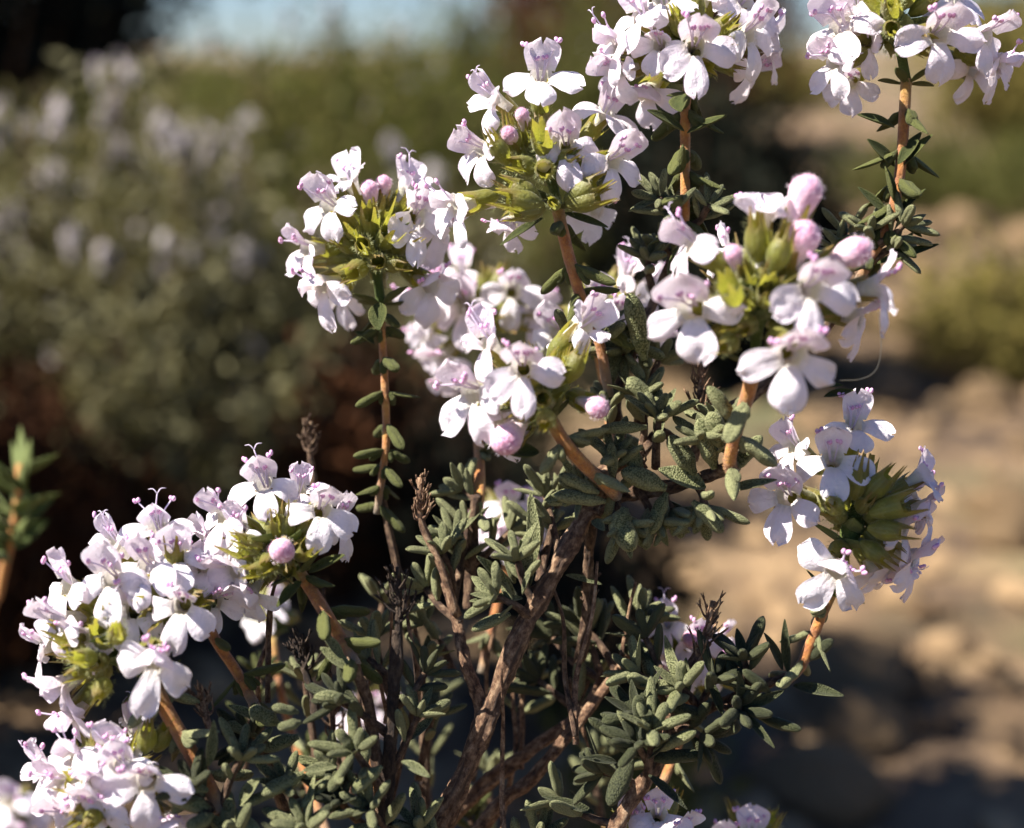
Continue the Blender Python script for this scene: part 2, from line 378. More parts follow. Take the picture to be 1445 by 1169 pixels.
# ------------------------------------------------------------------ leaf: unit length along +y, top side +z, width about 1 (scaled)
def make_leaf(seed, kind):
    """kind: 0 thick rolled leaf, 1 open boat-shaped leaf, 2 broad bract"""
    r = random.Random(seed); mb = MB(); nu, nv = 15, 14; rows = []
    bend = r.uniform(-.9, .5) if kind == 0 else r.uniform(-.15, .5); sway = r.uniform(-.1, .1); tw = r.uniform(-.25, .25)
    for i in range(nu + 1):
        t = i / nu
        if kind == 2: w = .5 * (math.sin(math.pi * min(1, t ** .62)) ** .9 * .97 + .06 * (t < .2)); w = max(w, .02 if t > .9 else .09)
        elif kind == 1: w = .5 * max(.16 if t < .5 else .03, math.sin(math.pi * min(1, (t * .97) ** .8)) ** .8)
        else:
            st = min(1, t / .34); w = .5 * (.36 + .64 * st * st * (3 - 2 * st)) * (1 if t < .6 else math.sqrt(max(.03, 1 - ((t - .6) / .405) ** 2.3))) * (1 + .05 * math.sin(t * 11 + seed))
        y = t; z0 = bend * (t - t * t * .2) * t * .32 ; x0 = sway * math.sin(t * 3); row = []
        for j in range(nv):
            a = 2 * math.pi * j / nv; cx, sx = math.cos(a), math.sin(a)
            x = cx * w
            if kind == 0:
                th = (.98 if sx > 0 else .80) * w; z = sx * th
                if sx > 0: z -= .20 * w * math.exp(-(cx / .22) ** 2); 
                else: z += .42 * w * math.exp(-(cx / .45) ** 2)
            else:
                th = (.16 if kind == 1 else .08) * w + .015; z = sx * th + (.55 if kind == 1 else .35) * w * cx * cx - (.08 * w * math.exp(-(cx / .15) ** 2) if sx > 0 else 0)
            q = tw * t; x, z = x * math.cos(q) - z * math.sin(q), x * math.sin(q) + z * math.cos(q)
            k = .38 if sx < -.2 else 0
            if abs(cx) > .9: k = .3
            row.append(((x + x0 * .6, y, z * 1.0 + z0 / .3 * .3 ), (k, 0, 0)))
        rows.append(row)
    idx = mb.grid(rows, 0, True); mb.cap(idx[0][::-1]); mb.cap(idx[-1]); mb.ts = (1.6, 4.2, 1.6); return mb
# x and z of a leaf are in units of its width, y in units of its length
LMB = {0: [make_leaf(k, 0) for k in range(7)], 1: [make_leaf(20 + k, 1) for k in range(5)], 2: [make_leaf(40 + k, 2) for k in range(3)]}
LME = {(kd, i, mt): LMB[kd][i].mesh('leaf', [M[mt]]) for kd in LMB for i in range(len(LMB[kd])) for mt in ('leaf', 'leafg', 'leafd', 'bract') if not (kd != 2 and mt == 'bract')}

# ================================================================== the main thyme shrub
ground_pt = P(560, 1169, 8); ground_pt = Vector((ground_pt.x - .004, ground_pt.y + .012, 0))
shrub = link('thyme_shrub', None, Matrix.Translation(ground_pt))
tag(shrub, 'thyme shrub in sharp focus, pale lilac flower heads on orange stems above grey green leaves', 'shrub')
LEAVES = []        # (score, parent, mesh key, world matrix)
def add_leaf(parent, base, tip, wpx, kind=None, mt='leaf', up=None, name='leaf'):
    y = (tip - base); ln = y.length; y = y.normalized()
    up = up or (CU * .8 + CB * .8 + CX * rnd.uniform(-.6, .6))
    z = up - y * up.dot(y)
    if z.length < .05: z = y.orthogonal()
    z.normalize(); x = y.cross(z); w = wpx * PX
    if kind is None: kind = 0 if rnd.random() < .7 else 1
    Wm = Matrix.Translation(base) @ Matrix((x, y, z)).transposed().to_4x4() @ Matrix.Diagonal((w, ln, w, 1))
    d = -(base - cam.location).dot(CB)
    LEAVES.append((ln * w / (d * d) * (2.0 if abs(d - D0) < .008 else 1.0), parent, (kind, rnd.randrange(len(LMB[kind])), mt), Wm, name))

def stem_mesh(pts, r0, r1, mats, hairs=0, node=None, n=10, tint=None, rough=0.0, seed=0):
    mb = MB(); m = len(pts); rad = []
    for i in range(m):
        t = i / (m - 1); rr = r0 + (r1 - r0) * t
        rad.append(rr)
    sd = rnd.uniform(0, 100)
    ro = (lambda i, a: 1 + rough * (noise.noise(Vector((math.cos(a) * 1.6 + sd, math.sin(a) * 1.6, i * .13))) * 1.3 + .7 * noise.noise(Vector((math.cos(a) * 4 + sd, math.sin(a) * 4, i * .34))))) if rough else (lambda i, a: 1 + .05 * noise.noise(Vector((math.cos(a) + sd, math.sin(a), i * .3))))
    mb.tube(pts, rad, n, 0, tint, ro)
    for k in range(int(hairs * 2.2)):
        i = rnd.randrange(m - 1); p = pts[i].lerp(pts[i + 1], rnd.random()); ax = (pts[i + 1] - pts[i]).normalized()
        d = ax.orthogonal().normalized(); d.rotate(Matrix.Rotation(rnd.uniform(0, 6.28), 3, ax)); d = (d + ax * rnd.uniform(-.6, -.1)).normalized()
        p = p + d * rad[i] * .9; s = d.cross(ax).normalized() * .00003; ln = rnd.uniform(.00015, .00038)
        mb.face((mb.vert(p - s, (0, .6, 0)), mb.vert(p + s, (0, .6, 0)), mb.vert(p + d * ln, (0, .6, 0))))
    return mb
def local_mesh(mb, name, mats, origin):
    mb.v = [(x - origin.x, y - origin.y, z - origin.z) for x, y, z in mb.v]
    return mb.mesh(name, mats)
def px_path(pts, n=8): return smooth_path([P(*p) for p in pts], n)

def stem(name, pts, w0, w1, mt='stem', nodes=(), hairs=0, rough=0.0, n=10, leaf_mt='leaf', lsize=62, lw=21, parent=shrub, spread=.8, tipcluster=0, axil=True, seg=8, woody=0.0, kindp=.7):
    """a stem through photo points; decussate leaf pairs at the fractions given in nodes"""
    path = px_path(pts, seg); m = len(path)
    def tint(i, a):
        t = i / (m - 1); k = 0
        for nd in nodes: k = max(k, .55 * math.exp(-((t - nd) * m / 1.2) ** 2))
        return (k, (max(0, (t - .8) / .2) if mt in ('stem', 'stemr') and not tipcluster else 0) + .2 * max(0, noise.noise(Vector((t * 9, a, w0)))), max(0, .6 - t * 3.0) if mt in ('stem', 'stemr') else 0)
    for_rad = path
    mb = stem_mesh(path, w0 * PX / 2, w1 * PX / 2, None, hairs, nodes, n, tint, rough)
    o = link(name, local_mesh(mb, name, [M[mt]], path[0]), Matrix.Translation(path[0]), parent)
    rot = rnd.uniform(0, 3.14)
    for q, nd in enumerate(nodes):
        f = nd * (m - 1); i = min(int(f), m - 2); p = path[i].lerp(path[i + 1], f - i); ax = (path[min(i + 2, m - 1)] - path[max(i - 1, 0)]).normalized()
        r = (w0 + (w1 - w0) * nd) * PX / 2
        for sgn in (0, math.pi):
            d = ax.orthogonal().normalized(); d.rotate(Matrix.Rotation(rot + sgn + rnd.uniform(-.25, .25), 3, ax))
            dd = (d * spread + ax * rnd.uniform(.35, 1.0) + Vector((0, 0, .15))).normalized()
            ln = lsize * PX * rnd.uniform(.75, 1.15)
            b = p + d * r * .7
            kd = 0 if rnd.random() < kindp else 1
            add_leaf(o, b, b + dd * ln, lw * .8 * rnd.uniform(.8, 1.15), kd, leaf_mt, up=(ax * 1.2 - d * .3))
            if axil:
                for e in range(rnd.choice((1, 2, 2))):
                    d2 = (d * .5 + ax * 1.0 + Vector((rnd.uniform(-.5, .5), rnd.uniform(-.5, .5), 0))).normalized()
                    b2 = p + d * r; add_leaf(o, b2, b2 + d2 * ln * rnd.uniform(.35, .55), lw * .62, 0, leaf_mt, up=ax - d * .3)
        rot += math.pi / 2 + rnd.uniform(-.3, .3)
    if tipcluster:
        p = path[-1]; ax = (path[-1] - path[-3]).normalized()
        for q in range(tipcluster):
            d = ax.orthogonal().normalized(); d.rotate(Matrix.Rotation(q * 1.571 + rot + (q // 4) * .78, 3, ax))
            lean = (1.2, .6, .3)[min(q // 4, 2)]; dd = (d * lean + ax * .8).normalized(); ln = lsize * PX * (1.0, .72, .45)[min(q // 4, 2)] * rnd.uniform(.8, 1.1)
            b = p + d * .0003; add_leaf(o, b, b + dd * ln, lw * (.70, .62, .48)[min(q // 4, 2)] * rnd.uniform(.85, 1.2), 0 if rnd.random() < .75 else 1, leaf_mt, up=ax - d * .2)
    return o

def head(cx, cy, dz, rx, ry, flowers, buds=(), fill=14, stemdir=(0, -1, 0), bracts=5, seed=0, label=None, shade=False, small=1.0, calyces=(), at=None):
    """flower head: core with calyces, bracts, buds and flowers.
       flowers: (px, py, dz, (facing right, up, back), roll, width px, variant)"""
    r = random.Random(seed); c = P(cx, cy, dz)
    k = (D0 + dz * MM) / D0
    mb = MB(); ax = -camdir(*stemdir)
    base = c - ax * ry * PX * .75 * k; foot = c - ax * ry * PX * 1.35 * k
    if at: foot = P(*at); base = foot.lerp(c, .5) + ax * .0004
    mb.tube(smooth_path([foot, base, c, c + ax * ry * PX * .5], 4), [.00056 if at else .0004, .00052, .0005, .0005, .0006, .0009, .0011, .0012, .0012, .0011, .0009, .0007, .0004], 8)
    h = link('flower_head', local_mesh(mb, 'flower_head', [M['bract']], c), Matrix.Translation(c), shrub)
    if label: h['label'] = label
    dirs = []
    for (px, py, fz, f, roll, w, var) in flowers:
        t = P(px, py, fz); fd = camdir(*f); s = w / 8.5 * PX * 1.0 / 1.0
        up = CU.copy(); up.rotate(Matrix.Rotation(R_(roll), 3, fd)); 
        if abs(fd.dot(CU)) > .85: up = (CB * .9 + CU * .2) if fd.dot(CU) < 0 else (-CB + CU * .1); up.rotate(Matrix.Rotation(R_(roll), 3, fd))
        link('flower', FME[(var + 12 * r.randrange(2)) % len(FME)], frame(t, fd, up, s * r.uniform(.80, 1.10), s * r.uniform(.86, 1.12), s), h)
        # calyx behind the tube, turned a little towards the core
        b = t - fd * s * 5.6; cd = ((b - c).normalized() * .35 + fd).normalized() if (b - c).length > 1e-4 else fd
        b = t - cd * s * 5.2
        link('calyx', CME[r.randrange(5)], frame(b, (t - fd * s * 1.2 - b), up, s * 1.0), h)
        dirs.append((t - c).normalized())
    for (px, py, fz, f, w) in buds:
        t = P(px, py, fz); fd = camdir(*f); s = w / 2.6 * PX
        link('bud', BME[r.randrange(3)], frame(t, fd, CU, s), h); dirs.append((t - c).normalized())
        s2 = min(s, .00105); link('calyx', CME[r.randrange(5)], frame(t - fd * s2 * 4.6, fd, CU, s2), h)
    for (px, py, fz, f, w) in calyces:
        t = P(px, py, fz); fd = camdir(*f); link('calyx', CME[4 + r.randrange(5)], frame(t, fd, CU, w / 4.8 * PX), h)
    if at:                                          # the pair of small leaves just under the head, and a smaller pair across it
        for q in range(4):
            d = ax.orthogonal().normalized(); d.rotate(Matrix.Rotation(q * math.pi / 2 + r.uniform(-.3, .3), 3, ax)); b = foot + d * .0004
            add_leaf(h, b, b + (d + ax * r.uniform(-.1, .5)).normalized() * r.uniform(34, 56) * PX, r.uniform(14, 19), 1, 'leafg', up=ax - d * .2)
    n = 0; tries = 0
    while n < fill and tries < 400:
        tries += 1
        x, y, z = r.gauss(0, 1), r.gauss(0, 1), r.gauss(0, 1) + .35
        d = camdir(x, y, z)
        if any(d.dot(q) > .90 for q in dirs): continue
        if d.dot(-ax) > .8: continue
        dd = (d + ax * .45).normalized()
        b = c + CX * (d.dot(CX) * rx * PX * .35) + CU * (d.dot(CU) * ry * PX * .45) + CB * (d.dot(CB) * rx * PX * .35)
        link('calyx', CME[4 + r.randrange(5)], frame(b, dd, ax, r.uniform(.8, 1.08) * MM * small), h); n += 1; dirs.append(d * 1.0)
        if n > fill * .6: dirs = dirs[:-1]
    for q in range(bracts):
        a = 2 * math.pi * (q + r.random() * .5) / bracts
        d = ax.orthogonal().normalized(); d.rotate(Matrix.Rotation(a, 3, ax)); b = base + ax * ry * PX * (.1 + .35 * (q % 2))
        dd = (d + ax * r.uniform(.1, .5)).normalized()
        add_leaf(h, b, b + dd * rx * PX * r.uniform(.85, 1.2), 34 * r.uniform(.8, 1.2) * small, 2, 'bract', up=ax - d * .2, name='bract')
    return h

F_ = (0, .05, 1)
# ---- head A, top centre
head(978, 62, 1, 60, 52, [
    (982, 66, -4.0, (0, .0, 1), 0, 122, 0), (1060, 48, -1, (.62, .0, .75), 8, 118, 1), (1062, 100, 5, (.7, -.25, .4), -6, 112, 2),
    (902, 22, -1, (-.55, .45, .6), 4, 120, 4), (868, 62, 0, (-.85, .1, .35), 0, 112, 3), (872, 100, 1, (-.8, -.2, .4), 10, 112, 5), (912, 132, 4, (-.35, -.45, .6), -8, 116, 7),
    (930, 64, -2, (-.3, .1, .9), -10, 86, 11), (935, 0, 0, (-.2, .6, .6), 0, 118, 10), (1052, 2, 2, (.45, .4, .7), -10, 118, 6), (1000, -18, 3, (.1, .8, .5), 0, 118, 2), (1082, 60, 5, (.9, .1, .1), 0, 108, 8)],
    at=(974, 118, 1), fill=9, seed=1, bracts=6)
# ---- head B, upper middle
head(772, 228, 0, 66, 56, [
    (799, 206, -3.6, (-.05, .0, 1), 3, 120, 4), (868, 228, -2.2, (.5, -.05, .8), -10, 122, 1), (764, 106, -.5, (.05, .5, .8), 2, 112, 2),
    (694, 140, 0, (-.75, .35, .45), 10, 112, 9), (676, 212, 0, (-.8, .0, .5), 14, 112, 5), (640, 290, -1, (-.85, -.1, .45), 6, 112, 3),
    (716, 318, 5, (-.35, -.5, .7), 0, 106, 7), (842, 296, 5, (.35, -.45, .7), 8, 110, 10), (858, 158, 3, (.5, .6, .45), -24, 108, 6)],
    buds=[(722, 196, -2.4, (-.35, .5, .7), 26), (738, 170, -1.5, (-.15, .8, .5), 22)],
    fill=13, at=(787, 296, 0), seed=2, bracts=6, calyces=[(728, 215, -1.5, (-.25, .9, .4), 62), (762, 284, -2.5, (-.9, .42, .3), 76), (766, 290, -3.0, (-.93, .10, .35), 80), (768, 294, -2.5, (-.88, -.22, .45), 70), (798, 285, -2.5, (.85, .45, .4), 76), (800, 290, -2.5, (.92, .18, .4), 74), (786, 292, -1.5, (-.25, .1, .9), 44), (716, 232, -2.5, (-.5, .8, .4), 62)])
# ---- head C, left middle, a little behind the focus
head(526, 352, 8, 74, 72, [
    (492, 252, 7, (-.35, .75, .45), 20, 108, 8), (462, 290, 5, (-.5, .15, .8), 8, 122, 1), (430, 352, 7, (-.75, -.1, .6), 0, 112, 5), (452, 404, 6, (-.6, -.25, .65), 8, 118, 7),
    (576, 262, 7, (.4, .8, .4), -16, 108, 9), (590, 304, 5, (.3, .0, .9), -4, 124, 0), (622, 322, 9, (.75, .0, .5), -10, 112, 2), (607, 404, 9, (.4, -.35, .75), 10, 118, 10), (478, 420, 12, (-.2, -.6, .6), 0, 100, 4)],
    buds=[(523, 278, 6, (-.1, .95, .4), 30), (541, 268, 7, (.1, .95, .3), 26)],
    fill=24, at=(538, 430, 8), seed=3, bracts=7)
# ---- head D, centre, nearer than the focus
head(760, 555, -5, 60, 50, [
    (688, 482, -7, (-.5, .45, .55), 12, 112, 9), (737, 520, -11, (-.05, .0, 1), 2, 138, 0), (664, 556, -8, (-.6, -.15, .75), 10, 128, 5), (826, 458, -5, (.55, .35, .5), -42, 122, 8), (700, 590, -5, (-.5, -.4, .7), 16, 112, 7)],
    buds=[(722, 612, -7.5, (-.45, -.5, .7), 46), (836, 572, -7, (.5, -.25, .8), 34)],
    fill=11, at=(777, 594, -6), seed=4, bracts=5, stemdir=(.5, -.8, 0), calyces=[(800, 540, -7, (.4, .9, .2), 66), (775, 585, -8, (-.2, -.3, .9), 60)])
# ---- head E, right of centre, the nearest one
head(1070, 425, -10, 70, 82, [
    (1076, 305, -12, (.05, .75, -.1), 0, 118, 9), (972, 345, -11, (-.8, .35, .2), 10, 116, 3), (975, 438, -14, (-.35, -.1, .9), 6, 140, 4), (1146, 408, -17, (.2, .0, 1), -6, 142, 0),
    (1120, 502, -17, (.05, -.15, 1), 0, 138, 1), (1240, 405, -11, (.95, .15, .15), -6, 112, 5), (1022, 352, -5, (-.5, .4, .1), 0, 100, 2), (1215, 450, -8, (.75, -.2, .4), 5, 100, 10)],
    buds=[(1130, 290, -13, (.3, .93, .2), 48), (1128, 350, -14, (.2, .8, .6), 46), (1192, 362, -13, (.8, .35, .5), 44), (1037, 368, -13, (-.3, .7, .6), 28)],
    fill=24, at=(1065, 516, -10), seed=5, bracts=6, stemdir=(-.1, -1, 0), calyces=[(1070, 370, -13, (-.1, .95, .35), 74), (1090, 385, -14, (.25, .9, .4), 74), (1040, 430, -14, (-.4, .5, .8), 66), (1040, 480, -12, (-.5, -.2, .6), 62)])
# ---- head F, right, partly shaded
head(1208, 725, 0, 66, 56, [
    (1207, 598, 1, (.12, .65, .7), 2, 116, 2), (1176, 648, -3, (-.15, .45, .85), 0, 122, 6), (1108, 702, -1.5, (-.45, .1, .85), -10, 126, 4), (1182, 806, -4.5, (-.1, -.2, 1), -42, 124, 7),
    (1118, 630, 5, (-.6, .4, .3), 10, 104, 5), (1300, 672, 1, (.8, .5, .2), -30, 96, 8), (1308, 718, 1, (.95, .1, .2), -12, 100, 2), (1290, 790, 1, (.75, -.2, .45), 6, 116, 10), (1278, 745, -1, (.85, -.1, .5), 0, 108, 4), (1292, 700, 3, (.7, .3, .4), -8, 104, 6), (1262, 800, 3, (.6, -.5, .4), 12, 104, 3), (1240, 810, 5, (.35, -.5, .5), 0, 106, 0)],
    fill=13, at=(1173, 840, 0), seed=6, bracts=6, stemdir=(-.35, -.9, 0), calyces=[(1206, 705, -3, (.1, .9, .3), 72), (1222, 705, -3.5, (.55, .7, .4), 72), (1228, 725, -4, (.9, .3, .4), 74), (1225, 745, -4, (.92, -.1, .4), 70), (1185, 720, -4, (-.5, .3, .8), 60), (1215, 765, -3, (.6, -.5, .5), 62)],
    label='right-hand flower head half in shade, dark green pointed cups showing')
# ---- head H, top right
head(1262, 30, 0, 62, 62, [
    (1326, 48, -4, (.2, .0, 1), 0, 128, 0), (1392, 50, -1, (.65, -.1, .7), 4, 122, 1), (1186, 36, -1.5, (-.5, .2, .8), 10, 122, 4), (1176, 88, -1, (-.75, -.1, .55), 8, 108, 5),
    (1205, 0, 1, (-.4, .6, .6), 0, 118, 2), (1345, 0, 2, (.4, .6, .6), 0, 118, 6), (1375, 100, 4, (.5, -.4, .6), 0, 108, 7), (1200, 118, 5, (-.4, -.4, .7), 0, 96, 10), (1222, 60, 0, (-.3, .0, .9), 6, 100, 9), (1410, 90, 2, (.7, -.3, .5), 0, 108, 3)],
    fill=20, at=(1279, 118, 0), seed=7, bracts=7)
# ---- head I, lower left
head(388, 775, -2, 60, 48, [
    (372, 682, -3, (-.1, .55, .75), 10, 118, 3), (312, 728, -3, (-.6, .3, .7), 6, 116, 1), (455, 720, -4.5, (.3, .2, .9), -10, 124, 6), (330, 806, -3.5, (-.5, -.15, .85), 12, 118, 9), (300, 770, 0, (-.7, .1, .5), 0, 108, 4), (480, 735, 1, (.7, .3, .3), 0, 100, 2), (338, 748, -4, (-.4, .35, .8), 8, 104, 2), (425, 690, 0, (.3, .7, .5), 0, 98, 5), (352, 838, -2, (-.3, -.5, .7), 0, 100, 10)],
    buds=[(399, 778, -6.5, (.05, .15, 1), 38)],
    fill=12, at=(422, 810, -3), seed=8, bracts=6, stemdir=(.35, -.9, 0), calyces=[(402, 768, -3, (.05, .98, .25), 66), (372, 790, -4, (-.8, .5, .4), 68), (385, 800, -5, (-.6, -.1, .7), 56), (420, 790, -4, (.5, .5, .6), 56)])
# ---- heads K and J, the big double cluster at the left
head(238, 838, -3, 56, 50, [
    (222, 745, -3, (-.05, .6, .75), 5, 112, 3), (256, 856, -8, (.05, .05, 1), -12, 120, 6), (205, 800, -6, (-.2, .3, .9), 0, 112, 2), (160, 768, -3, (-.5, .5, .65), 8, 108, 9), (286, 800, -3, (.3, .4, .7), 0, 100, 10), (250, 785, -5, (.1, .4, .85), 6, 100, 4), (306, 850, -2, (.5, .0, .7), -8, 100, 5)],
    fill=9, at=(291, 874, -2), seed=9, bracts=5, stemdir=(.6, -.8, 0), calyces=[(246, 815, -4, (0, .97, .2), 62)])
head(150, 915, -4, 70, 66, [
    (156, 816, -7, (-.15, .2, .95), 0, 120, 4), (92, 828, -5, (-.6, .35, .65), 0, 112, 1), (84, 876, -6, (-.6, .0, .8), 6, 120, 5), (220, 932, -11, (.1, -.15, 1), -14, 136, 7), (86, 968, -5, (-.7, -.3, .6), 4, 114, 9), (118, 900, -7, (-.5, -.1, .85), 8, 104, 2), (188, 862, -6, (.15, .3, .9), -6, 104, 10), (60, 912, -4, (-.85, .0, .4), 10, 100, 4), (98, 1012, -4, (-.5, -.5, .6), 0, 104, 7)],
    fill=20, at=(217, 965, -6), seed=10, bracts=5, stemdir=(.4, -.8, 0), calyces=[(165, 905, -9, (.2, .5, .8), 60), (150, 960, -8, (0, -.3, .95), 60), (135, 930, -8, (-.3, .2, .9), 60)])
# ---- head L, bottom left corner
head(150, 1110, -6, 62, 50, [
    (206, 1104, -11, (.1, -.05, 1), -4, 122, 0), (156, 1062, -8, (-.1, .4, .85), 0, 112, 2), (106, 1072, -7, (-.5, .4, .7), 8, 112, 3), (134, 1104, -10, (-.15, .1, 1), 0, 104, 10), (84, 1108, -8, (-.6, .0, .75), 4, 112, 5), (100, 1152, -8, (-.4, -.3, .85), 6, 116, 4), (190, 1028, -4, (.1, .8, .5), 0, 96, 9), (240, 1160, -8, (.5, -.2, .8), 0, 100, 7), (170, 1080, -9, (.0, .3, .9), 6, 100, 5), (62, 1085, -5, (-.8, .3, .5), 10, 100, 9), (130, 1140, -10, (-.2, -.2, .95), -6, 108, 1)],
    fill=10, seed=11, bracts=4, calyces=[(205, 1062, -6, (.2, .9, .4), 62), (140, 1140, -9, (-.1, -.3, .9), 56), (220, 1060, -5, (.45, .85, .3), 62)])
# ---- soft heads behind
head(690, 440, 26, 55, 50, [
    (723, 410, 22, (.05, .0, 1), -6, 126, 0), (655, 432, 23, (-.2, .1, .9), 0, 122, 4), (622, 402, 22, (-.6, .1, .7), 0, 118, 5), (590, 425, 24, (-.7, -.1, .5), 0, 118, 7), (650, 380, 27, (-.3, .6, .5), 0, 118, 2), (622, 505, 26, (-.5, -.5, .6), 0, 118, 10), (628, 538, 24, (-.2, -.6, .7), 0, 84, 6), (755, 440, 28, (.6, .1, .6), 0, 118, 1), (600, 470, 30, (-.3, -.4, .7), 0, 110, 1)],
    fill=10, seed=12, bracts=4, label='out of focus flower head behind the centre')
head(840, 440, 16, 55, 50, [
    (784, 468, 12, (-.4, .0, .9), 0, 112, 4), (845, 425, 13, (.0, .4, .9), 0, 112, 6), (870, 446, 12, (.2, -.1, .9), 0, 118, 0), (884, 384, 15, (.2, .8, .4), 0, 108, 9), (915, 405, 15, (.7, .2, .4), 0, 100, 5), (925, 480, 14, (.5, -.4, .6), 0, 92, 2)],
    fill=8, seed=13, bracts=4)
head(722, 735, 24, 42, 36, [(718, 712, 20, (0, .3, .9), 0, 110, 6), (690, 745, 21, (-.6, 0, .7), 0, 104, 5), (752, 720, 22, (.5, .4, .6), 0, 104, 2), (722, 755, 20, (0, -.3, 1), 0, 108, 4)], fill=6, seed=14, bracts=3)
head(975, 925, 14, 50, 42, [(940, 880, 12, (-.2, .7, .6), 0, 108, 3), (985, 905, 10, (.1, .2, .9), 0, 108, 0), (1010, 935, 12, (.6, .0, .7), 0, 112, 1), (948, 950, 11, (-.5, -.2, .8), 0, 108, 5), (1018, 905, 14, (.8, .3, .3), 0, 96, 2)], buds=[(975, 905, 9, (0, .4, .8), 30)], fill=9, seed=15, bracts=4)
head(925, 1172, 4, 46, 40, [(930, 1150, 1, (0, .5, .8), 0, 108, 6), (900, 1165, 2, (-.5, .3, .7), 0, 108, 4), (960, 1175, 2, (.5, .3, .7), 0, 108, 1)], fill=6, seed=16, bracts=3)
head(1060, 1190, 14, 40, 36, [(1062, 1178, 11, (0, .6, .7), 0, 104, 2), (1035, 1190, 12, (-.5, .3, .6), 0, 100, 5)], fill=4, seed=17, bracts=3)
head(385, 868, 36, 50, 36, [(385, 850, 32, (.5, .6, .4), 0, 84, 0), (362, 872, 34, (-.5, .1, .7), 0, 90, 2)], fill=7, seed=18, bracts=3)
head(20, 1150, 60, 60, 50, [(10, 1130, 52, (0, .5, .8), 0, 118, 0), (35, 1150, 54, (.5, .1, .7), 0, 118, 2), (-10, 1160, 52, (-.5, .1, .7), 0, 118, 4), (25, 1175, 52, (0, -.2, .9), 0, 118, 6)], fill=5, seed=19, bracts=3)
head(520, 1000, 40, 50, 40, [(505, 1010, 36, (-.2, .4, .8), 0, 110, 0), (540, 1000, 37, (.5, .2, .7), 0, 108, 2)], fill=6, seed=20, bracts=3)

# ---- trunk and woody branches
def wood(name, pts, w0, w1, mt='bark', rough=.30, n=20, seg=16, **kw): return stem(name, pts, w0, w1, mt, rough=rough, n=n, seg=seg, **kw)
gp = ground_pt
tp = [gp + Vector((0, 0, -.012)), gp + Vector((.002, -.001, .02)), gp + Vector((.004, .002, .07))] + [P(*q) for q in ((585, 1240, 4), (625, 1160, 2), (668, 1062, 1), (700, 980, 0), (738, 888, -.5), (768, 835, -1), (800, 776, -1), (832, 722, 0), (872, 690, 2))]
tpath = smooth_path(tp, 16); m_ = len(tpath); sd_ = 3.1
def tr_tint(i, a):
    v = noise.noise(Vector((math.cos(a) * 3, math.sin(a) * 3, i * .09))); return (max(0, -v * 2.2), 0, 0)
mbt = MB(); rads = []
for i in range(m_):
    t = i / (m_ - 1); rads.append((34 - 8 * t + 4 * math.sin(i * .31)) * PX / 2)
mbt.tube(tpath, rads, 28, 0, tr_tint, lambda i, a: 1 + .22 * noise.noise(Vector((math.cos(a) * 1.5, math.sin(a) * 1.5, i * .07))) - .26 * abs(noise.noise(Vector((math.cos(a) * 3.6, math.sin(a) * 3.6, i * .09)))) + .20 * noise.noise(Vector((math.cos(a) * 6, math.sin(a) * 6, i * .33))))
trunk = link('trunk', local_mesh(mbt, 'trunk', [M['bark']], gp), Matrix.Translation(gp), shrub)
B_ = 'branch'
wood(B_, [(684, 1030, 1), (676, 985, 1), (655, 930, 1), (645, 880, 2), (625, 815, 3)], 22, 11, 'bark')
wood(B_, [(832, 725, 0), (845, 690, 1), (862, 660, 3), (905, 640, 4)], 34, 16)
wood(B_, [(835, 735, 1), (830, 800, 4), (828, 860, 6), (815, 935, 8)], 16, 12, 'twig')
wood(B_, [(560, 1260, 16), (640, 1150, 14), (735, 1068, 12), (815, 1012, 10), (850, 960, 9)], 30, 13, 'bark')
wood(B_, [(590, 1290, 8), (700, 1140, 9), (745, 1105, 9), (800, 1040, 8), (870, 950, 8), (890, 900, 8)], 22, 12, 'bark')
wood(B_, [(840, 1260, 0), (870, 1165, 0), (905, 1110, 0), (935, 1060, 1), (945, 1000, 2), (975, 940, 2), (1000, 905, 2)], 24, 11, 'bark')
wood(B_, [(540, 1230, -1), (545, 1130, -2), (552, 1040, -3), (556, 960, -3), (560, 890, -3)], 20, 13, 'darkdry')
wood(B_, [(860, 700, 3), (930, 690, 2), (1000, 672, 0), (1035, 655, -3)], 22, 15, 'twig')
wood(B_, [(905, 640, 4), (935, 610, 5), (975, 640, 4), (990, 600, 4), (990, 550, 4)], 16, 12, 'twig')
wood(B_, [(880, 640, 6), (870, 560, 8), (900, 480, 8), (925, 420, 9), (945, 370, 9)], 18, 11, 'twig')
wood(B_, [(990, 600, 6), (1060, 560, 8), (1150, 480, 6), (1200, 410, 3), (1226, 372, 1)], 20, 15, 'twig')
wood(B_, [(930, 1075, 1), (985, 1010, 2), (1060, 975, 1), (1110, 955, 0)], 15, 13, 'twig')
wood(B_, [(310, 1140, -6), (360, 1200, -4), (450, 1300, 0)], 20, 26, 'twig')
wood(B_, [(500, 935, -5), (520, 1000, -3), (535, 1100, -2), (548, 1230, 0)], 12, 20, 'twig')
wood(B_, [(360, 990, -1), (372, 1060, 0), (400, 1140, 2), (450, 1280, 4)], 12, 20, 'twig')
wood(B_, [(540, 700, 9), (560, 800, 10), (590, 930, 12), (600, 1080, 14), (590, 1240, 12)], 10, 18, 'twig')
wood(B_, [(672, 700, 6), (664, 800, 8), (660, 860, 8)], 16, 16, 'twig')

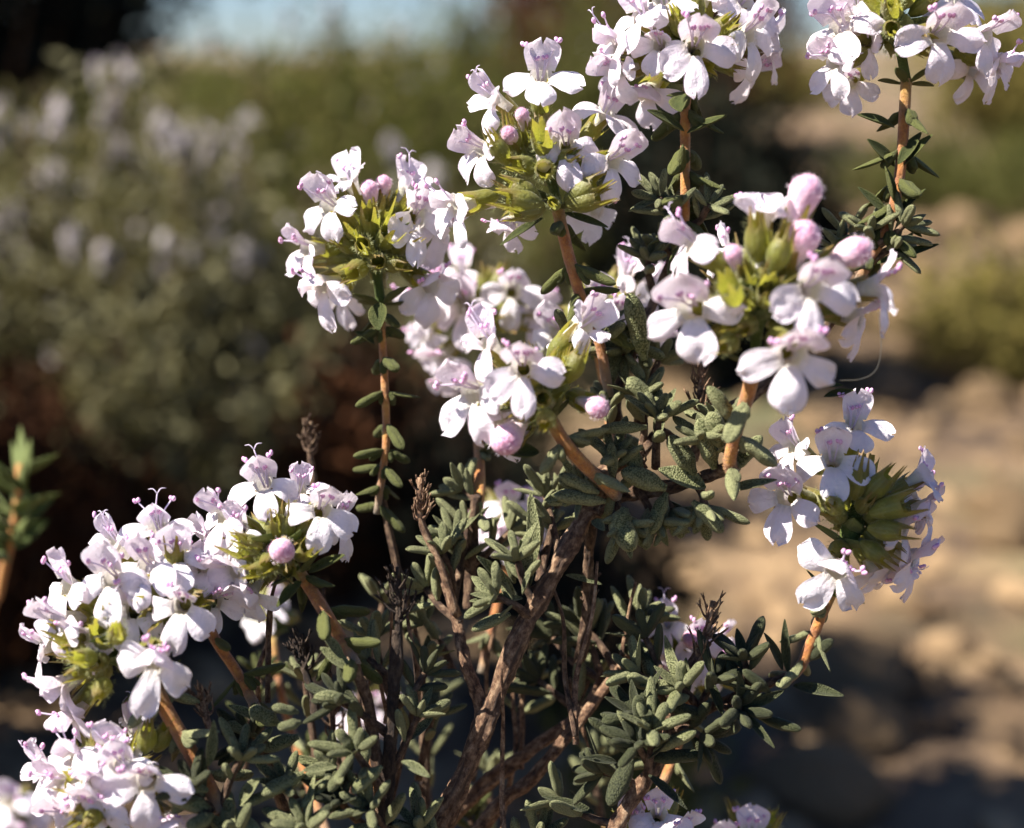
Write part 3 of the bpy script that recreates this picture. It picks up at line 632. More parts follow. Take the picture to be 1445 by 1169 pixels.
tw = random.Random(31)
for k in range(16):
    x = tw.uniform(360, 900); y = tw.uniform(980, 1180); z = tw.uniform(-3, 14); lx = tw.uniform(-45, 45); ly = tw.uniform(130, 260)
    stem('dry_twig', [(x, y, z), (x + lx * .3 + tw.uniform(-10, 10), y - ly * .35, z + tw.uniform(-2, 2)), (x + lx * .5 + tw.uniform(-10, 10), y - ly * .7, z), (x + lx, y - ly, z + tw.uniform(-3, 3))], 9, 4, tw.choice(('dry', 'twig', 'dry')), rough=.35, n=8, seg=7)
# ---- flowering stems with their leaf pairs
G = 'flowering_stem'
stem(G, [(974, 115, 1), (967, 150, 1), (967, 208, 1), (967, 262, 1), (966, 315, 1), (962, 360, 3), (945, 420, 6)], 16, 13, 'stem', (.09, .19, .34, .44, .55, .66, .78), 500, leaf_mt='leafg', lsize=64, lw=27, kindp=.4)
stem(G, [(786, 292, 0), (796, 335, 0), (806, 375, 0), (822, 425, 1), (845, 480, 3), (860, 560, 4)], 18, 15, 'stemr', (.10, .40, .55, .72), 500, leaf_mt='leafg', lsize=64, lw=22)
stem(G, [(538, 425, 8), (539, 470, 8), (543, 545, 8), (545, 620, 8), (540, 665, 8), (532, 725, 9)], 12, 11, 'stem', (.08, .17, .30, .42, .54, .66, .77, .87, .96), 200, leaf_mt='leafg', lsize=50, lw=21, spread=1.0)
stem(G, [(775, 590, -6), (795, 622, -6), (822, 654, -5), (855, 685, -3), (870, 700, 0)], 19, 17, 'stem', (.25, .6, .95), 700, lsize=58, lw=24, spread=1.2)
stem(G, [(1066, 510, -10), (1056, 555, -8), (1040, 605, -6), (1030, 650, -4), (1035, 668, -3)], 20, 17, 'stem', (.3, .55, .8), 600, lsize=64, lw=26)
stem(G, [(1175, 835, 0), (1158, 872, 0), (1145, 905, 0), (1130, 940, 0), (1108, 962, 0)], 15, 16, 'stemr', (.15, .42, .7, .9), 500, lsize=58, lw=19)
stem(G, [(1279, 112, 0), (1276, 165, 0), (1272, 225, 0), (1264, 280, 0), (1250, 325, 0), (1226, 370, 1), (1210, 400, 2)], 16, 15, 'stemr', (.14, .30, .42, .54, .66, .80), 500, leaf_mt='leafg', lsize=66, lw=26, kindp=.4)
stem(G, [(420, 805, -3), (436, 828, -3), (457, 862, -4), (480, 900, -4), (502, 940, -5)], 18, 18, 'stemr', (.12, .5, .78, .95), 400, lsize=64, lw=22, leaf_mt='leafg')
stem(G, [(288, 868, -2), (305, 905, -2), (335, 950, -1), (362, 1000, -1)], 15, 15, 'stemr', (.3, .7, .95), 200, lsize=54, lw=20, leaf_mt='leafg')
stem(G, [(215, 960, -6), (236, 1005, -6), (262, 1050, -6), (290, 1100, -6), (312, 1145, -6)], 21, 21, 'stemr', (.1, .42, .72, .98), 500, lsize=72, lw=26)
stem(G, [(165, 1150, -6), (180, 1230, -5), (240, 1330, -3)], 16, 20, 'stemr', (.2,), 0)
stem(G, [(672, 560, 20), (676, 640, 14), (677, 690, 10), (672, 735, 8)], 15, 18, 'stem', (.1, .35, .95), 60, lsize=70, lw=24)
stem(G, [(722, 775, 24), (700, 860, 22), (680, 950, 20)], 14, 15, 'stemr', (.3, .7), 0, lsize=60)
stem(G, [(975, 965, 14), (960, 1040, 12), (930, 1120, 8)], 14, 15, 'stemr', (.3, .7), 0)
stem(G, [(385, 900, 30), (395, 970, 28), (420, 1060, 26), (470, 1200, 20)], 12, 14, 'stemr', (.3, .6), 0)
stem(G, [(840, 480, 16), (855, 560, 14), (865, 640, 8)], 13, 14, 'stem', (.4, .8), 0)
stem(G, [(925, 1200, 4), (900, 1290, 6)], 14, 16, 'stemr', (), 0)
stem(G, [(520, 1035, 40), (540, 1150, 36), (560, 1280, 26)], 12, 14, 'stemr', (), 0)
stem(G, [(20, 1190, 60), (60, 1320, 50)], 12, 14, 'stemr', (), 0)
stem(G, [(1060, 1220, 14), (1000, 1320, 12)], 12, 14, 'stemr', (), 0)

# ---- leafy side shoots (tip clusters)
S = 'leafy_shoot'
def shoot(bx, by, bz, tx, ty, tz, nodes=(.6,), size=64, lw=24, tip=8, mt='twig', lm='leaf', **kw):
    mx, my = (bx + tx) / 2 + rnd.uniform(-6, 6), (by + ty) / 2 + rnd.uniform(-6, 6)
    return stem(S, [(bx, by, bz), (mx, my, (bz + tz) / 2), (tx, ty, tz)], 13, 9, mt, nodes, 0, .15, 8, lm, size, lw, tipcluster=tip, axil=False, seg=6, **kw)
for a in [
    (925, 660, 3, 930, 590, 0), (905, 640, 5, 905, 560, 3), (870, 640, 6, 860, 575, 5), (860, 690, 1, 866, 645, -1), (1010, 670, 0, 995, 620, -2), (1030, 660, -1, 1020, 600, 0),
    (900, 690, 2, 925, 735, 1), (870, 695, 1, 880, 742, -1), (940, 680, 3, 950, 720, 2), (850, 700, 1, 825, 690, -1), (980, 680, 0, 995, 715, -1), (900, 600, 6, 930, 510, 8), (925, 420, 9, 900, 470, 6), (860, 560, 8, 850, 470, 6), (945, 380, 9, 940, 350, 9), (925, 420, 9, 915, 365, 7), (900, 480, 8, 880, 500, 5)]:
    shoot(*a, size=58, lw=21)
for a in [(1226, 372, 1, 1228, 325, 0), (1226, 372, 1, 1262, 350, 0), (1240, 345, 0, 1275, 318, -1), (1205, 400, 3, 1180, 350, 5), (1215, 390, 3, 1195, 330, 5), (965, 330, 3, 945, 300, 0), (965, 325, 3, 1000, 290, 0), (960, 300, 2, 930, 280, 0)]:
    shoot(*a, size=50, lw=17, nodes=(.6,), tip=6)
for a in [
    (755, 850, -1, 730, 790, -2), (745, 870, -1, 700, 842, -3), (640, 850, 4, 625, 780, 3), (650, 880, 2, 600, 830, 4), (640, 850, 5, 660, 745, 8), (664, 800, 8, 720, 750, 9), (664, 800, 8, 640, 760, 6), (770, 830, 2, 755, 740, 6), (672, 720, 8, 655, 690, 9), (790, 800, 2, 770, 700, 6), (760, 820, 3, 790, 700, 8)]:
    shoot(*a, size=57, lw=20)
for a in [
    (640, 950, 8, 600, 880, 9), (556, 1000, -2, 600, 950, -1), (552, 1040, -2, 480, 990, -5), (556, 960, -2, 520, 930, -1), (545, 1100, -1, 470, 1090, -5), (548, 1100, -2, 590, 1010, -3), (545, 1130, -2, 500, 1060, -7), (372, 1060, 0, 350, 1040, -2), (440, 1160, 0, 400, 1110, -5), (312, 1145, -6, 340, 1070, -7), (312, 1145, -6, 270, 1110, -8), (540, 1180, -1, 480, 1130, -6), (560, 1200, 0, 520, 1140, -7), (590, 1100, 10, 610, 1010, 8), (560, 1000, 4, 530, 900, 6), (450, 1100, 10, 430, 960, 10), (470, 1150, 14, 540, 850, 16), (540, 1180, 8, 600, 930, 7)]:
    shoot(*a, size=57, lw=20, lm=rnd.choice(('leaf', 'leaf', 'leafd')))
for a in [
    (890, 920, 8, 905, 870, 8), (870, 950, 8, 820, 880, 10), (850, 960, 9, 830, 890, 10), (935, 1060, 1, 900, 1010, -1), (920, 1090, 1, 900, 1050, -3), (910, 1110, 0, 920, 1030, -4), (945, 1000, 2, 900, 950, 2), (950, 990, 2, 910, 900, 4), (905, 1115, 0, 850, 1090, 0), (985, 1010, 2, 1010, 960, 0), (1010, 990, 2, 1045, 1000, -1), (1060, 975, 1, 1050, 930, 0), (985, 1000, 2, 960, 970, 0), (820, 1010, 10, 760, 960, 12), (735, 1068, 12, 740, 960, 18), (800, 1040, 9, 830, 960, 12), (870, 1165, 0, 790, 1130, 2), (850, 960, 9, 780, 900, 14), (940, 1030, 2, 990, 1040, 0), ]:
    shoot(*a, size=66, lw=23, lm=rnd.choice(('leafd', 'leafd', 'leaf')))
shoot(640, 1240, 0, 590, 1170, -2); shoot(700, 1240, 4, 760, 1180, 2); shoot(420, 1280, -4, 330, 1180, -8); shoot(480, 1270, -4, 430, 1170, -8)
# soft shoots further back
for q in range(7):
    bx = rnd.uniform(330, 900); by = rnd.uniform(1020, 1250); z = rnd.uniform(16, 34)
    shoot(bx, by, z, bx + rnd.uniform(-50, 50), by - rnd.uniform(90, 200), z + rnd.uniform(-4, 4), nodes=(.3, .55, .8), size=60, lw=20, lm=rnd.choice(('leaf', 'leafg')))

# ---- single leaves placed where the photograph shows them: base, tip (photo pixels), depth, width
def one(ps, mt='leaf', kind=None):
    for (bx, by, bz, tx, ty, tz, w) in ps: add_leaf(shrub, P(bx, by, bz), P(tx, ty, tz), w, kind, mt)
def zz(x0, y0, s, l): return [(x0 + a / s, y0 + b / s, c, x0 + d / s, y0 + e / s, f, g) for a, b, c, d, e, f, g in l]
one(zz(780, 400, 3.247, [(275, 890, -2, 265, 735, -3, 17), (460, 610, -1, 335, 535, -2, 16), (470, 605, 0, 385, 500, -1, 14), (480, 590, -1, 520, 505, -2, 15), (500, 620, -1, 582, 540, -3, 16),
    (470, 560, 2, 350, 430, 1, 26), (430, 660, -1, 215, 675, -2, 19), (790, 770, -3, 720, 590, -4, 27), (740, 850, -2, 670, 620, -3, 26), (650, 870, -1, 540, 700, -2, 28), (390, 870, 0, 350, 740, -1, 24),
    (210, 960, -4, 25, 880, -5, 18), (240, 1000, -3, 5, 975, -5, 22), (330, 1030, -2, 300, 1169, -3, 30), (640, 1000, -2, 785, 1135, -3, 22), (520, 960, 0, 450, 1150, -1, 22), (700, 940, -1, 480, 860, -1, 32), (520, 940, -2, 310, 870, -2, 30),
    (800, 950, -2, 1030, 905, -4, 18), (810, 860, -2, 960, 700, -3, 22), (420, 350, 2, 350, 45, 0, 30), (250, 250, 1, 330, 180, 0, 18), (210, 230, 0, 268, 90, -1, 16), (70, 230, 2, 10, 120, 0, 16), (830, 640, -6, 720, 470, -7, 22)]))
one(zz(560, 640, 3.6125, [(640, 740, -1, 370, 760, -3, 17), (575, 820, -1, 385, 910, -3, 18), (600, 720, -1, 400, 530, -4, 22), (660, 700, 0, 630, 440, -2, 24), (600, 660, 0, 555, 505, -1, 14), (640, 720, -2, 690, 610, -4, 15), (700, 560, 2, 680, 200, 3, 20), (860, 620, 4, 1045, 670, 4, 10), (1150, 330, -2, 1190, 490, -4, 30), (1000, 340, -1, 1060, 400, -3, 16)]))
one(zz(200, 860, 2.89, [(860, 370, -6, 705, 350, -7, 18), (800, 640, -7, 655, 660, -8, 15), (850, 250, -6, 725, 160, -6, 20), (820, 200, -6, 725, 95, -7, 18), (660, 670, -6, 490, 760, -8, 22), (400, 800, -7, 490, 690, -8, 22), (280, 820, -8, 100, 760, -10, 24), (290, 840, -9, 185, 885, -11, 20), (270, 740, -8, 85, 680, -9, 20), (270, 640, -8, 290, 450, -9, 16), (830, 650, -7, 760, 740, -8, 16), (980, 640, -7, 860, 750, -8, 18), (1060, 620, -7, 1175, 690, -8, 15), (640, 520, -3, 490, 570, -4, 20), (560, 470, -4, 440, 405, -5, 22), (470, 520, -2, 350, 460, -3, 16), (500, 460, -2, 350, 395, -3, 16), (640, 420, -6, 530, 400, -7, 14), (650, 460, -7, 555, 480, -8, 15)]))
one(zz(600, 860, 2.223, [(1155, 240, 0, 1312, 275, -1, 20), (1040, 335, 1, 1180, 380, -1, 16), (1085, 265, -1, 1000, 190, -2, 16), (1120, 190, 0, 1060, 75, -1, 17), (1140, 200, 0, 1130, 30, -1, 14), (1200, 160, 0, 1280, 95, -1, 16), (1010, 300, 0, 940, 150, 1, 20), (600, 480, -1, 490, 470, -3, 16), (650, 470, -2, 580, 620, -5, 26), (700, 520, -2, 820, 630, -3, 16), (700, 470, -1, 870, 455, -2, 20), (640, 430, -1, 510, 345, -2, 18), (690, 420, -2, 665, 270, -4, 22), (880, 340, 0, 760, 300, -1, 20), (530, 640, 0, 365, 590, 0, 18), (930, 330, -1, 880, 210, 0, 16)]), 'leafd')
one([(766, 308, -1, 706, 348, -3, 15), (797, 301, -1, 858, 322, -2, 14), (716, 640, -6, 760, 640, -5, 28)], 'leafg', 1)
one([(1238, 372, 0, 1325, 346, -1, 17), (1262, 305, 0, 1307, 268, -1, 15), (1250, 300, 0, 1210, 265, 0, 15), (1268, 238, 0, 1316, 190, -1, 20), (1268, 232, -1, 1300, 187, 0, 18), (1262, 235, 0, 1222, 198, -1, 20), (1262, 180, 0, 1210, 162, -1, 19), (1262, 285, -1, 1246, 236, -2, 24), (955, 245, 0, 962, 205, -3, 22), (1163, 560, 2, 1205, 552, 0, 14), (1150, 545, 2, 1190, 545, 1, 12)], 'leafg', 1)
one([(965, 185, 0, 912, 158, -2, 22), (970, 188, 0, 1026, 163, -2, 18), (962, 135, -2, 962, 160, -4, 30)], 'leafg', 1)
one([(534, 428, 5, 536, 468, 4, 30), (528, 485, 7, 500, 470, 6, 18)], 'leafg', 1)
one([(436, 808, -4, 488, 785, -5, 20), (425, 820, -4, 392, 858, -5, 20)], 'leafg', 1)

LEAVES.sort(key=lambda a: -a[0]); rest = MB()
others = [a for a in LEAVES if a[4] == 'bract']; lv = [a for a in LEAVES if a[4] == 'leaf']
for _, par, key, Wm, nm in others: link(nm, LME[key], Wm, par)
for _, par, key, Wm, nm in lv[:300]: link(nm, LME[key], Wm, par)
mtix = {'leaf': 0, 'leafg': 1, 'leafd': 2}
for _, par, key, Wm, nm in lv[300:]: rest.add(LMB[key[0]][key[1]], Wm, mtix[key[2]])
o = link('leaves', local_mesh(rest, 'leaves', [M['leaf'], M['leafg'], M['leafd']], ground_pt), Matrix.Translation(ground_pt), shrub); o['kind'] = 'stuff'
print('leaves', len(lv))

# ---- dried flower heads left from last year
def dead_head(x, y, z, h, w, mt='dry', lean=(0, 1, 0), n=26, seed=0, foot=None):
    r = random.Random(seed); mb = MB(); b = P(x, y, z); ax = camdir(*lean)
    if foot: path = smooth_path([P(*foot), (P(*foot) + b) / 2 + CX * .0003, b, b + ax * h * PX], 6)
    else: path = [b - ax * h * PX * .3, b, b + ax * h * PX * .5, b + ax * h * PX]
    mb.tube(path, [(6.5 - 3 * i / (len(path) - 1)) * PX * (1 + .25 * r.random()) for i in range(len(path))], 7, 0, None, lambda i, a: 1 + .3 * noise.noise(Vector((a, i * .7, seed))))
    for k in range(n):
        t = (k // 5) / max(1, (n // 5)); p = b + ax * h * PX * (t * .85 + r.uniform(-.05, .05))
        d = ax.orthogonal().normalized(); d.rotate(Matrix.Rotation(r.uniform(0, 6.28), 3, ax))
        ln = w * PX * r.uniform(.5, 1.0) * (1 - .35 * t)
        q1 = p + (d * .7 + ax * .35) * ln * .5; q2 = q1 + (d * .35 + ax * .8 + Vector((r.uniform(-.3, .3), r.uniform(-.3, .3), 0))) * ln * .6
        pts = smooth_path([p, q1, q2], 3); mb.tube(pts, [2.6 * PX * (1 - .11 * i) for i in range(len(pts))], 5)
        if r.random() < .6:
            for e in range(3):
                dd = (q2 - q1).normalized() + Vector((r.uniform(-.6, .6), r.uniform(-.6, .6), r.uniform(-.3, .6)))
                mb.tube([q2 - (q2 - q1) * .2, q2 + dd * ln * .25], [1.8 * PX, .7 * PX], 4)
    return link('dried_flower_head', local_mesh(mb, 'dried_flower_head', [M[mt]], b), Matrix.Translation(b), shrub)
dead_head(594, 735, 1, 62, 34, 'dry', (0, 1, .1), 24, 1, (645, 870, 2))
dead_head(562, 880, -3, 78, 42, 'darkdry', (0, 1, 0), 34, 2, (556, 980, -3))
dead_head(430, 945, -3, 50, 38, 'darkdry', (-.1, 1, 0), 26, 3, (445, 1010, -3))
dead_head(990, 925, 1, 80, 40, 'dry', (.2, 1, .1), 34, 4, (950, 990, 2))
dead_head(438, 640, 14, 50, 34, 'twig', (0, 1, 0), 18, 5, (440, 740, 14))
dead_head(988, 590, 4, 80, 48, 'dry', (0, 1, 0), 34, 6, (978, 650, 4))
dead_head(470, 1040, 10, 60, 34, 'twig', (0, 1, 0), 18, 7, (480, 1130, 10))
dead_head(830, 860, 6, 46, 30, 'twig', (.1, 1, 0), 16, 8, (820, 930, 8))
dead_head(290, 1010, -3, 40, 34, 'dry', (-.2, 1, 0), 18, 9, (300, 1060, -4))
dead_head(905, 655, 3, 26, 30, 'dry', (-.3, .8, .3), 16, 10)
dead_head(290, 1165, -9, 20, 26, 'darkdry', (0, 1, 0), 12, 11)

# ================================================================== ground, stones, background plants
def gz(x, y):
    d = math.hypot(x, y)
    z = .016 * noise.noise(Vector((x * 3.1, y * 3.1, 1))) * min(1, d / .3) + .009 * noise.noise(Vector((x * 11, y * 11, 5))) + .008 * noise.noise(Vector((x * 27, y * 27, 8))) + .05 * noise.noise(Vector((x * .7, y * .7, 9))) * min(1, d / 2)
    if d > 8: z += (d - 8) * .004 + min(1, (d - 8) / 20) * 1.2 * noise.noise(Vector((x * .04, y * .04, 3)))
    return z
def ground():
    mb = MB(); n = 260
    def w(u): return math.copysign((math.exp(abs(u) * 7.2) - 1) / (math.exp(7.2) - 1) * 420 + abs(u) * .9, u)
    xs = [w(i / n * 2 - 1) for i in range(n + 1)]; rows = []
    for y in xs: rows.append([((x, y + .7, gz(x, y + .7)), (0, 0, 0)) for x in xs])
    mb.grid(rows[::-1])
    m, t, b = mat('sandy_soil'); tc = N(t, 'ShaderNodeTexCoord'); v = tc.outputs['Object']
    c = ramp(t, [(.34, (.03, .017, .009)), (.46, (.09, .054, .027)), (.55, (.18, .112, .055)), (.66, (.38, .25, .125))], noise_f(t, v, 10, 8, .7))
    g = ramp(t, [(.52, (0, 0, 0)), (.62, (1, 1, 1))], noise_f(t, v, 1.7, 5))
    L(t, mixc(t, g, c, (.13, .13, .05)), b.inputs['Base Color']); b.inputs['Roughness'].default_value = .95
    bump(t, b, noise_f(t, v, 60, 8, .7), .9, .006)
    return tag(link('ground', mb.mesh('ground', [m]), Matrix.Identity(4)), kind='structure')
ground()
stone_m = plain_mat('stone', (.08, .05, .028), (.34, .23, .125), 30, .9, .003)
def stone_mb(r, s):
    mb = MB(); k, n = 7, 10; sd = r.uniform(0, 50); rows = []
    for i in range(k + 1):
        f = math.pi * i / k; row = []
        for j in range(n):
            a = 2 * math.pi * j / n; d = Vector((math.sin(f) * math.cos(a), math.sin(f) * math.sin(a), -math.cos(f)))
            q = 1 + .45 * noise.noise(d * 1.4 + Vector((sd, 0, 0))) + .15 * noise.noise(d * 3.5 + Vector((sd, 4, 0)))
            row.append((Vector((d.x * s * 1.2 * q, d.y * s * q, d.z * s * .62 * q)), (0, 0, 0)))
        rows.append(row)
    mb.grid(rows, 0, True); return mb
rs = random.Random(5)
smesh = [stone_mb(rs, 1).mesh('stone', [stone_m]) for _ in range(5)]
for k in range(80):
    y = rs.uniform(.34, 2.2); x = rs.uniform(.02, .42) * y + rs.uniform(-.1, .25) * (y > .5); s = rs.uniform(.005, .019) * (1 + y * .5)
    o = link('stone', smesh[k % 5], Matrix.Translation((x, y, gz(x, y) + s * .2)) @ Matrix.Rotation(rs.uniform(0, 6.28), 4, 'Z') @ Matrix.Diagonal((s, s, s, 1)))
    tag(o, 'blurred pale tan stone lying on the sandy ground behind the shrub', 'stone', 'stones scattered on the sandy ground')
gm = MB(); peb = [stone_mb(rs, 1) for _ in range(3)]
for k in range(2600):
    y = .25 + 3 * rs.random() ** 1.6; x = rs.uniform(-.45, .48) * (y + .1); s = rs.uniform(.002, .009)
    gm.add(peb[k % 3], Matrix.Translation((x, y, gz(x, y))) @ Matrix.Rotation(rs.uniform(0, 6), 4, 'Z') @ Matrix.Diagonal((s, s, s, 1)))
tag(link('gravel', gm.mesh('gravel', [stone_m]), Matrix.Identity(4)), 'loose gravel strewn over the sandy ground', 'gravel', kind='stuff')

bgm = dict(grey=plain_mat('foliage_grey', (.075, .07, .028), (.26, .24, .13), 60, .7, 0, (.16, .14, .05)), olive=plain_mat('foliage_olive', (.042, .044, .012), (.11, .105, .03), 20, .7, 0, (.14, .15, .03)),
    green=plain_mat('foliage_green', (.05, .11, .03), (.09, .2, .05), 90, .6, 0, (.1, .25, .04)), dark=plain_mat('foliage_shade_dark', (.006, .007, .005), (.014, .016, .010), 8, .9),  # dark: shade is put into the near-black leaf colour
    sage=plain_mat('foliage_sage', (.11, .088, .02), (.25, .20, .06), 12, .8, 0, (.2, .2, .06)), brown=plain_mat('foliage_brown', (.016, .008, .004), (.095, .036, .014), 30, .85), twig=plain_mat('background_twig', (.06, .04, .025), (.16, .10, .06), 50, .9), petal=plain_mat('background_petal', (.42, .39, .36), (.62, .57, .53), 200, .6, 0, (.7, .6, .7)))
def bg_shrub(x, y, rx, h, n_stem, n_leaf, size, m, label, cat='shrub', heads=0, hm=None, seed=0, group=None, low=.15, name='background_shrub', spread=1.0, ry=None):
    r = random.Random(seed); z = gz(x, y); o0 = Vector((x, y, z)); ry = ry or rx
    root = tag(link(name, None, Matrix.Translation(o0)), label, cat, group)
    tips = []; sm = MB(); fm = MB()
    for k in range(n_stem):
        a = r.uniform(0, 6.28); q = math.sqrt(r.random()); tip = Vector((math.cos(a) * q * rx, math.sin(a) * q * ry, h * (1 - .5 * q * q) * r.uniform(.82, 1.08)))
        p = smooth_path([Vector((math.cos(a) * .01, math.sin(a) * .01, -.01)), tip * .5 + Vector((math.cos(a) * rx * .15, math.sin(a) * rx * .15, -h * .06)), tip], 4)
        sm.tube(p, [size * .22 * (1 - .1 * i) for i in range(len(p))], 4); tips.append(p)
    for k in range(n_leaf):
        p = tips[r.randrange(len(tips))]; t = low + (1 - low) * r.random() ** .7; f = t * (len(p) - 1); i = min(int(f), len(p) - 2); c = p[i].lerp(p[i + 1], f - i)
        c = c + Vector((r.gauss(0, 1), r.gauss(0, 1), r.gauss(0, 1))) * size * 1.1 * spread
        d = Vector((r.gauss(0, 1), r.gauss(0, 1), r.gauss(.5, 1))).normalized(); s = d.orthogonal().normalized(); s.rotate(Matrix.Rotation(r.uniform(0, 6.28), 3, d)); l = size * r.uniform(.8, 1.4); w = l * .22
        nn = d.cross(s) * w * .5
        v = [fm.vert(c), fm.vert(c + d * l * .5 + s * w + nn), fm.vert(c + d * l), fm.vert(c + d * l * .5 - s * w + nn)]; fm.face((v[0], v[1], v[2])); fm.face((v[0], v[2], v[3]))
    link('stems', sm.mesh('stems', [bgm['twig']]), Matrix.Translation(o0), root)['kind'] = 'stuff'
    link('foliage', fm.mesh('foliage', [bgm[m]]), Matrix.Translation(o0), root)['kind'] = 'stuff'
    tall = sorted(tips, key=lambda p: -p[-1].z + .1 * p[-1].y)[:max(1, int(len(tips) * .5))]
    for k in range(heads):
        p = tall[k % len(tall)]; b = o0 + p[-1 - r.choice((0, 0, 1, 2))] + Vector((r.gauss(0, 1), r.gauss(0, 1), 0)) * .007; q = r.uniform(.45, 1.0)
        link('flower_head', hm[k % len(hm)], Matrix.Translation(b) @ Matrix.Rotation(r.uniform(0, 6.28), 4, 'Z') @ Matrix.Rotation(r.uniform(-.4, .4), 4, 'X') @ Matrix.Diagonal((q * .8, q * .8, q * 1.9, 1)), root)
    return root
def far_head(seed, n=7, s=.85):
    """a whole flower head seen far out of focus"""
    r = random.Random(seed); mb = MB()
    for k in range(n):
        a = r.uniform(0, 6.28); u = r.uniform(-.3, 1); d = Vector((math.cos(a) * math.sqrt(1 - u * u), math.sin(a) * math.sqrt(1 - u * u), u))
        for e in range(4):
            c = d * .0050 * s * r.uniform(.5, 1.3); t1 = d.orthogonal().normalized(); t1.rotate(Matrix.Rotation(e * 1.57 + r.random(), 3, d)); t2 = d.cross(t1); l = .0034 * s; w = .0015 * s
            v = [mb.vert(c), mb.vert(c + t1 * l * .6 + t2 * w + d * .001), mb.vert(c + t1 * l), mb.vert(c + t1 * l * .6 - t2 * w + d * .001)]; mb.face(tuple(v), 0)
    for k in range(14):
        a = r.uniform(0, 6.28); d = Vector((math.cos(a), math.sin(a), r.uniform(-.4, .9))).normalized(); mb.blob(d * .0022 * s, d, .0011 * s, .0030 * s, 1, 5, 4)
    return mb.mesh('flower_head', [bgm['petal'], bgm['olive']])
hm = [far_head(k) for k in range(4)]
bg_shrub(-.155, .535, .105, .190, 100, 13000, .0066, 'grey', 'blurred grey green thyme shrub with pale flower heads, at the left behind the sharp one', heads=120, hm=hm, seed=1, low=.3)
bg_shrub(-.040, .60, .075, .155, 70, 8000, .0066, 'grey', 'blurred low thyme shrub with few flowers, just right of the paler flowering one', heads=7, hm=hm, seed=2)
bg_shrub(-.060, .51, .045, .095, 60, 4000, .0060, 'brown', 'dry bush painted dark for the shaded hollow below the blurred thyme shrubs', 'bush', seed=9, low=.1, name='dry_shade_bush')  # dark brown leaves stand in for the shade under the thyme shrubs
bg_shrub(-.175, .345, .028, .045, 60, 4000, .006, 'brown', 'dry brown bush painted dark as shade, lowest at the left behind the double flower cluster', 'bush', seed=10, low=.05, name='dry_shade_bush')  # another dark brown filler for shade low at the left
bg_shrub(-.025, .50, .030, .085, 36, 1500, .006, 'dark', 'dark leafy bush added behind the central flower head to shade the ground', 'bush', seed=11, name='added_shade_bush')  # this and the next two bushes are added to cast shade on the ground
bg_shrub(.024, .42, .030, .075, 36, 1500, .006, 'dark', 'dark little bush added right of the woody trunk to shade the ground', 'bush', seed=12, name='added_shade_bush')
bg_shrub(.030, .335, .022, .030, 24, 500, .006, 'olive', 'low olive bush added behind the woody branches to shade the ground', 'bush', seed=13, name='added_shade_bush')
bg_shrub(-.13, .98, .22, .222, 120, 12000, .010, 'olive', 'blurred olive shrub rising behind the flowering thyme at the left', heads=16, hm=hm, seed=3)
bg_shrub(.03, 1.2, .16, .27, 110, 11000, .011, 'olive', 'blurred olive brown shrub behind the top middle flower heads', seed=4, heads=6, hm=hm)
bg_shrub(.120, .92, .090, .195, 120, 20000, .010, 'dark', 'little bush behind the upper right flower heads, its shade painted near black', seed=5)  # near-black leaves paint the dark hollow that is really shade
bg_shrub(-.560, 1.25, .27, .56, 110, 22000, .02, 'dark', 'evergreen bush at the top left corner, its shade painted as near black leaves', 'bush', seed=6, name='evergreen_bush', low=.02)  # leaf colour near black to imitate a bush standing in shade
bg_shrub(-.180, .290, .020, .42, 40, 3500, .012, 'olive', 'unseen tall shrub added beyond the left edge to throw shade on the sandy ground', seed=8, name='added_shade_shrub', low=.86)  # out of view, added with foliage only on top to cast the shadow band
bg_shrub(-.225, .36, .034, .43, 70, 7000, .012, 'olive', 'second unseen tall shrub added for ground shade beyond the left edge, farther from the sharp thyme', seed=18, name='added_shade_shrub', low=.86)  # second added caster, widens the same shadow band
bg_shrub(-.170, .445, .058, .098, 80, 7000, .006, 'brown', 'dry reddish brown bush low at the left, kept dark for the shade there', 'bush', seed=7, name='dry_shade_bush')  # rusty colour is its own; the darkness fills the shaded lower left
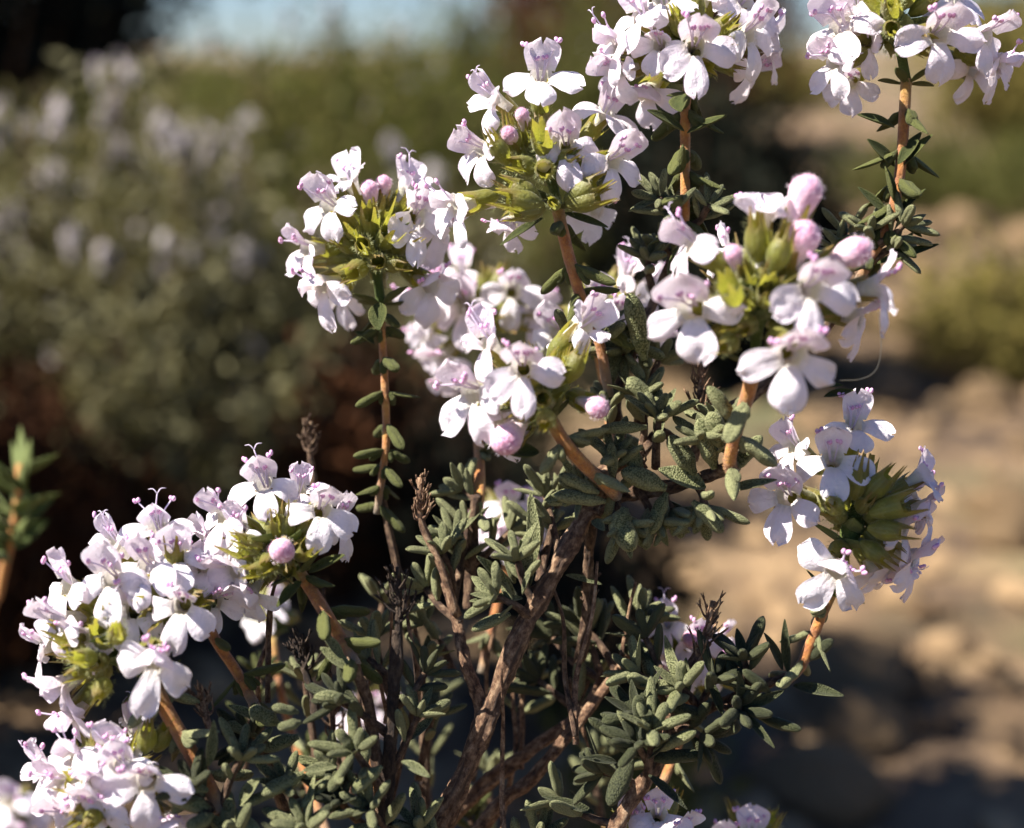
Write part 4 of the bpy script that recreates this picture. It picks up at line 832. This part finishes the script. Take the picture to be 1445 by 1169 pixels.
for k, (x, y, rx, h, m, lab) in enumerate([
    (.25, 3.2, .40, .55, 'brown', 'tall rusty brown shrub, far behind the uppermost middle flower head'),
    (1.25, 3.4, .36, .34, 'sage', 'olive green far shrub at the upper right edge'),
    (1.9, 4.0, .6, .50, 'sage', 'distant olive shrub just beyond the right edge of the view'),
    (-.30, 3.3, .35, .15, 'sage', 'low far olive shrub under the strip of sky'),
    (.70, 5.0, .5, .20, 'sage', 'olive shrub far behind, between the two upper right flower heads'),
    (-1.4, 5.0, 1.0, .18, 'olive', 'lowest distant olive shrub on the left skyline'),
    (2.7, 5.5, 1.0, .7, 'olive', 'broad distant olive shrub on the right skyline'),
    (-.1, 6.0, 1.0, .24, 'olive', 'wide low olive shrub farthest behind the middle')]):
    bg_shrub(x, y, rx, h, 70, 5000, .035, m, lab, group='far shrubs along the skyline', seed=20 + k, name='far_shrub')
bg_shrub(.36, .98, .10, .07, 60, 3000, .012, 'sage', 'low blurred green tuft on the tan ground at the right', 'grass tuft', seed=40, name='grass_tuft')
bg_shrub(.72, 2.1, .30, .10, 80, 4000, .018, 'olive', 'low olive tuft on the far ground at the upper right', 'grass tuft', seed=41, name='grass_tuft')
# small green sprig at the left edge
bb = P(18, 1000, 55); bb.z = 0
sp_ = tag(link('young_sprig', None, Matrix.Translation((bb.x - .02, bb.y, gz(bb.x, bb.y)))), 'blurred bright green sprig on an orange stem at the left edge', 'sprig')
pth = smooth_path([Vector((bb.x - .02, bb.y, 0)), P(-25, 1000, 55), P(0, 830, 52), P(22, 730, 50), P(28, 655, 50)], 6)
link('stem', local_mesh(stem_mesh(pth, .0008, .0005, None), 'stem', [M['stem']], pth[0]), Matrix.Translation(pth[0]), sp_)
for k in range(34):
    f = 14 + 9.5 * rnd.random(); i = int(f); p = pth[i].lerp(pth[min(i + 1, len(pth) - 1)], f - i); d = Vector((rnd.gauss(0, 1), rnd.gauss(0, 1), rnd.uniform(.3, 1.4))).normalized()
    z = d.orthogonal(); link('leaf', LME[(2, k % 3, 'bract')], Matrix.Translation(p) @ Matrix((d.cross(z), d, z)).transposed().to_4x4() @ Matrix.Diagonal((.0018, .0062, .0018, 1)), sp_)
# a strand of silk below the nearest flower head
pts = px_path([(1239, 440, -9), (1243, 490, -9), (1236, 522, -9), (1215, 535, -9), (1185, 537, -9)], 6)
mb = MB(); mb.tube(pts, [.00004] * len(pts), 4)
sm_, t_, b_ = mat('silk'); b_.inputs['Base Color'].default_value = (.75, .65, .42, 1); b_.inputs['Roughness'].default_value = .3
tag(link('silk_strand', local_mesh(mb, 'silk_strand', [sm_], pts[0]), Matrix.Translation(pts[0])), 'fine golden silk strand curling below the nearest flower head', 'silk thread')
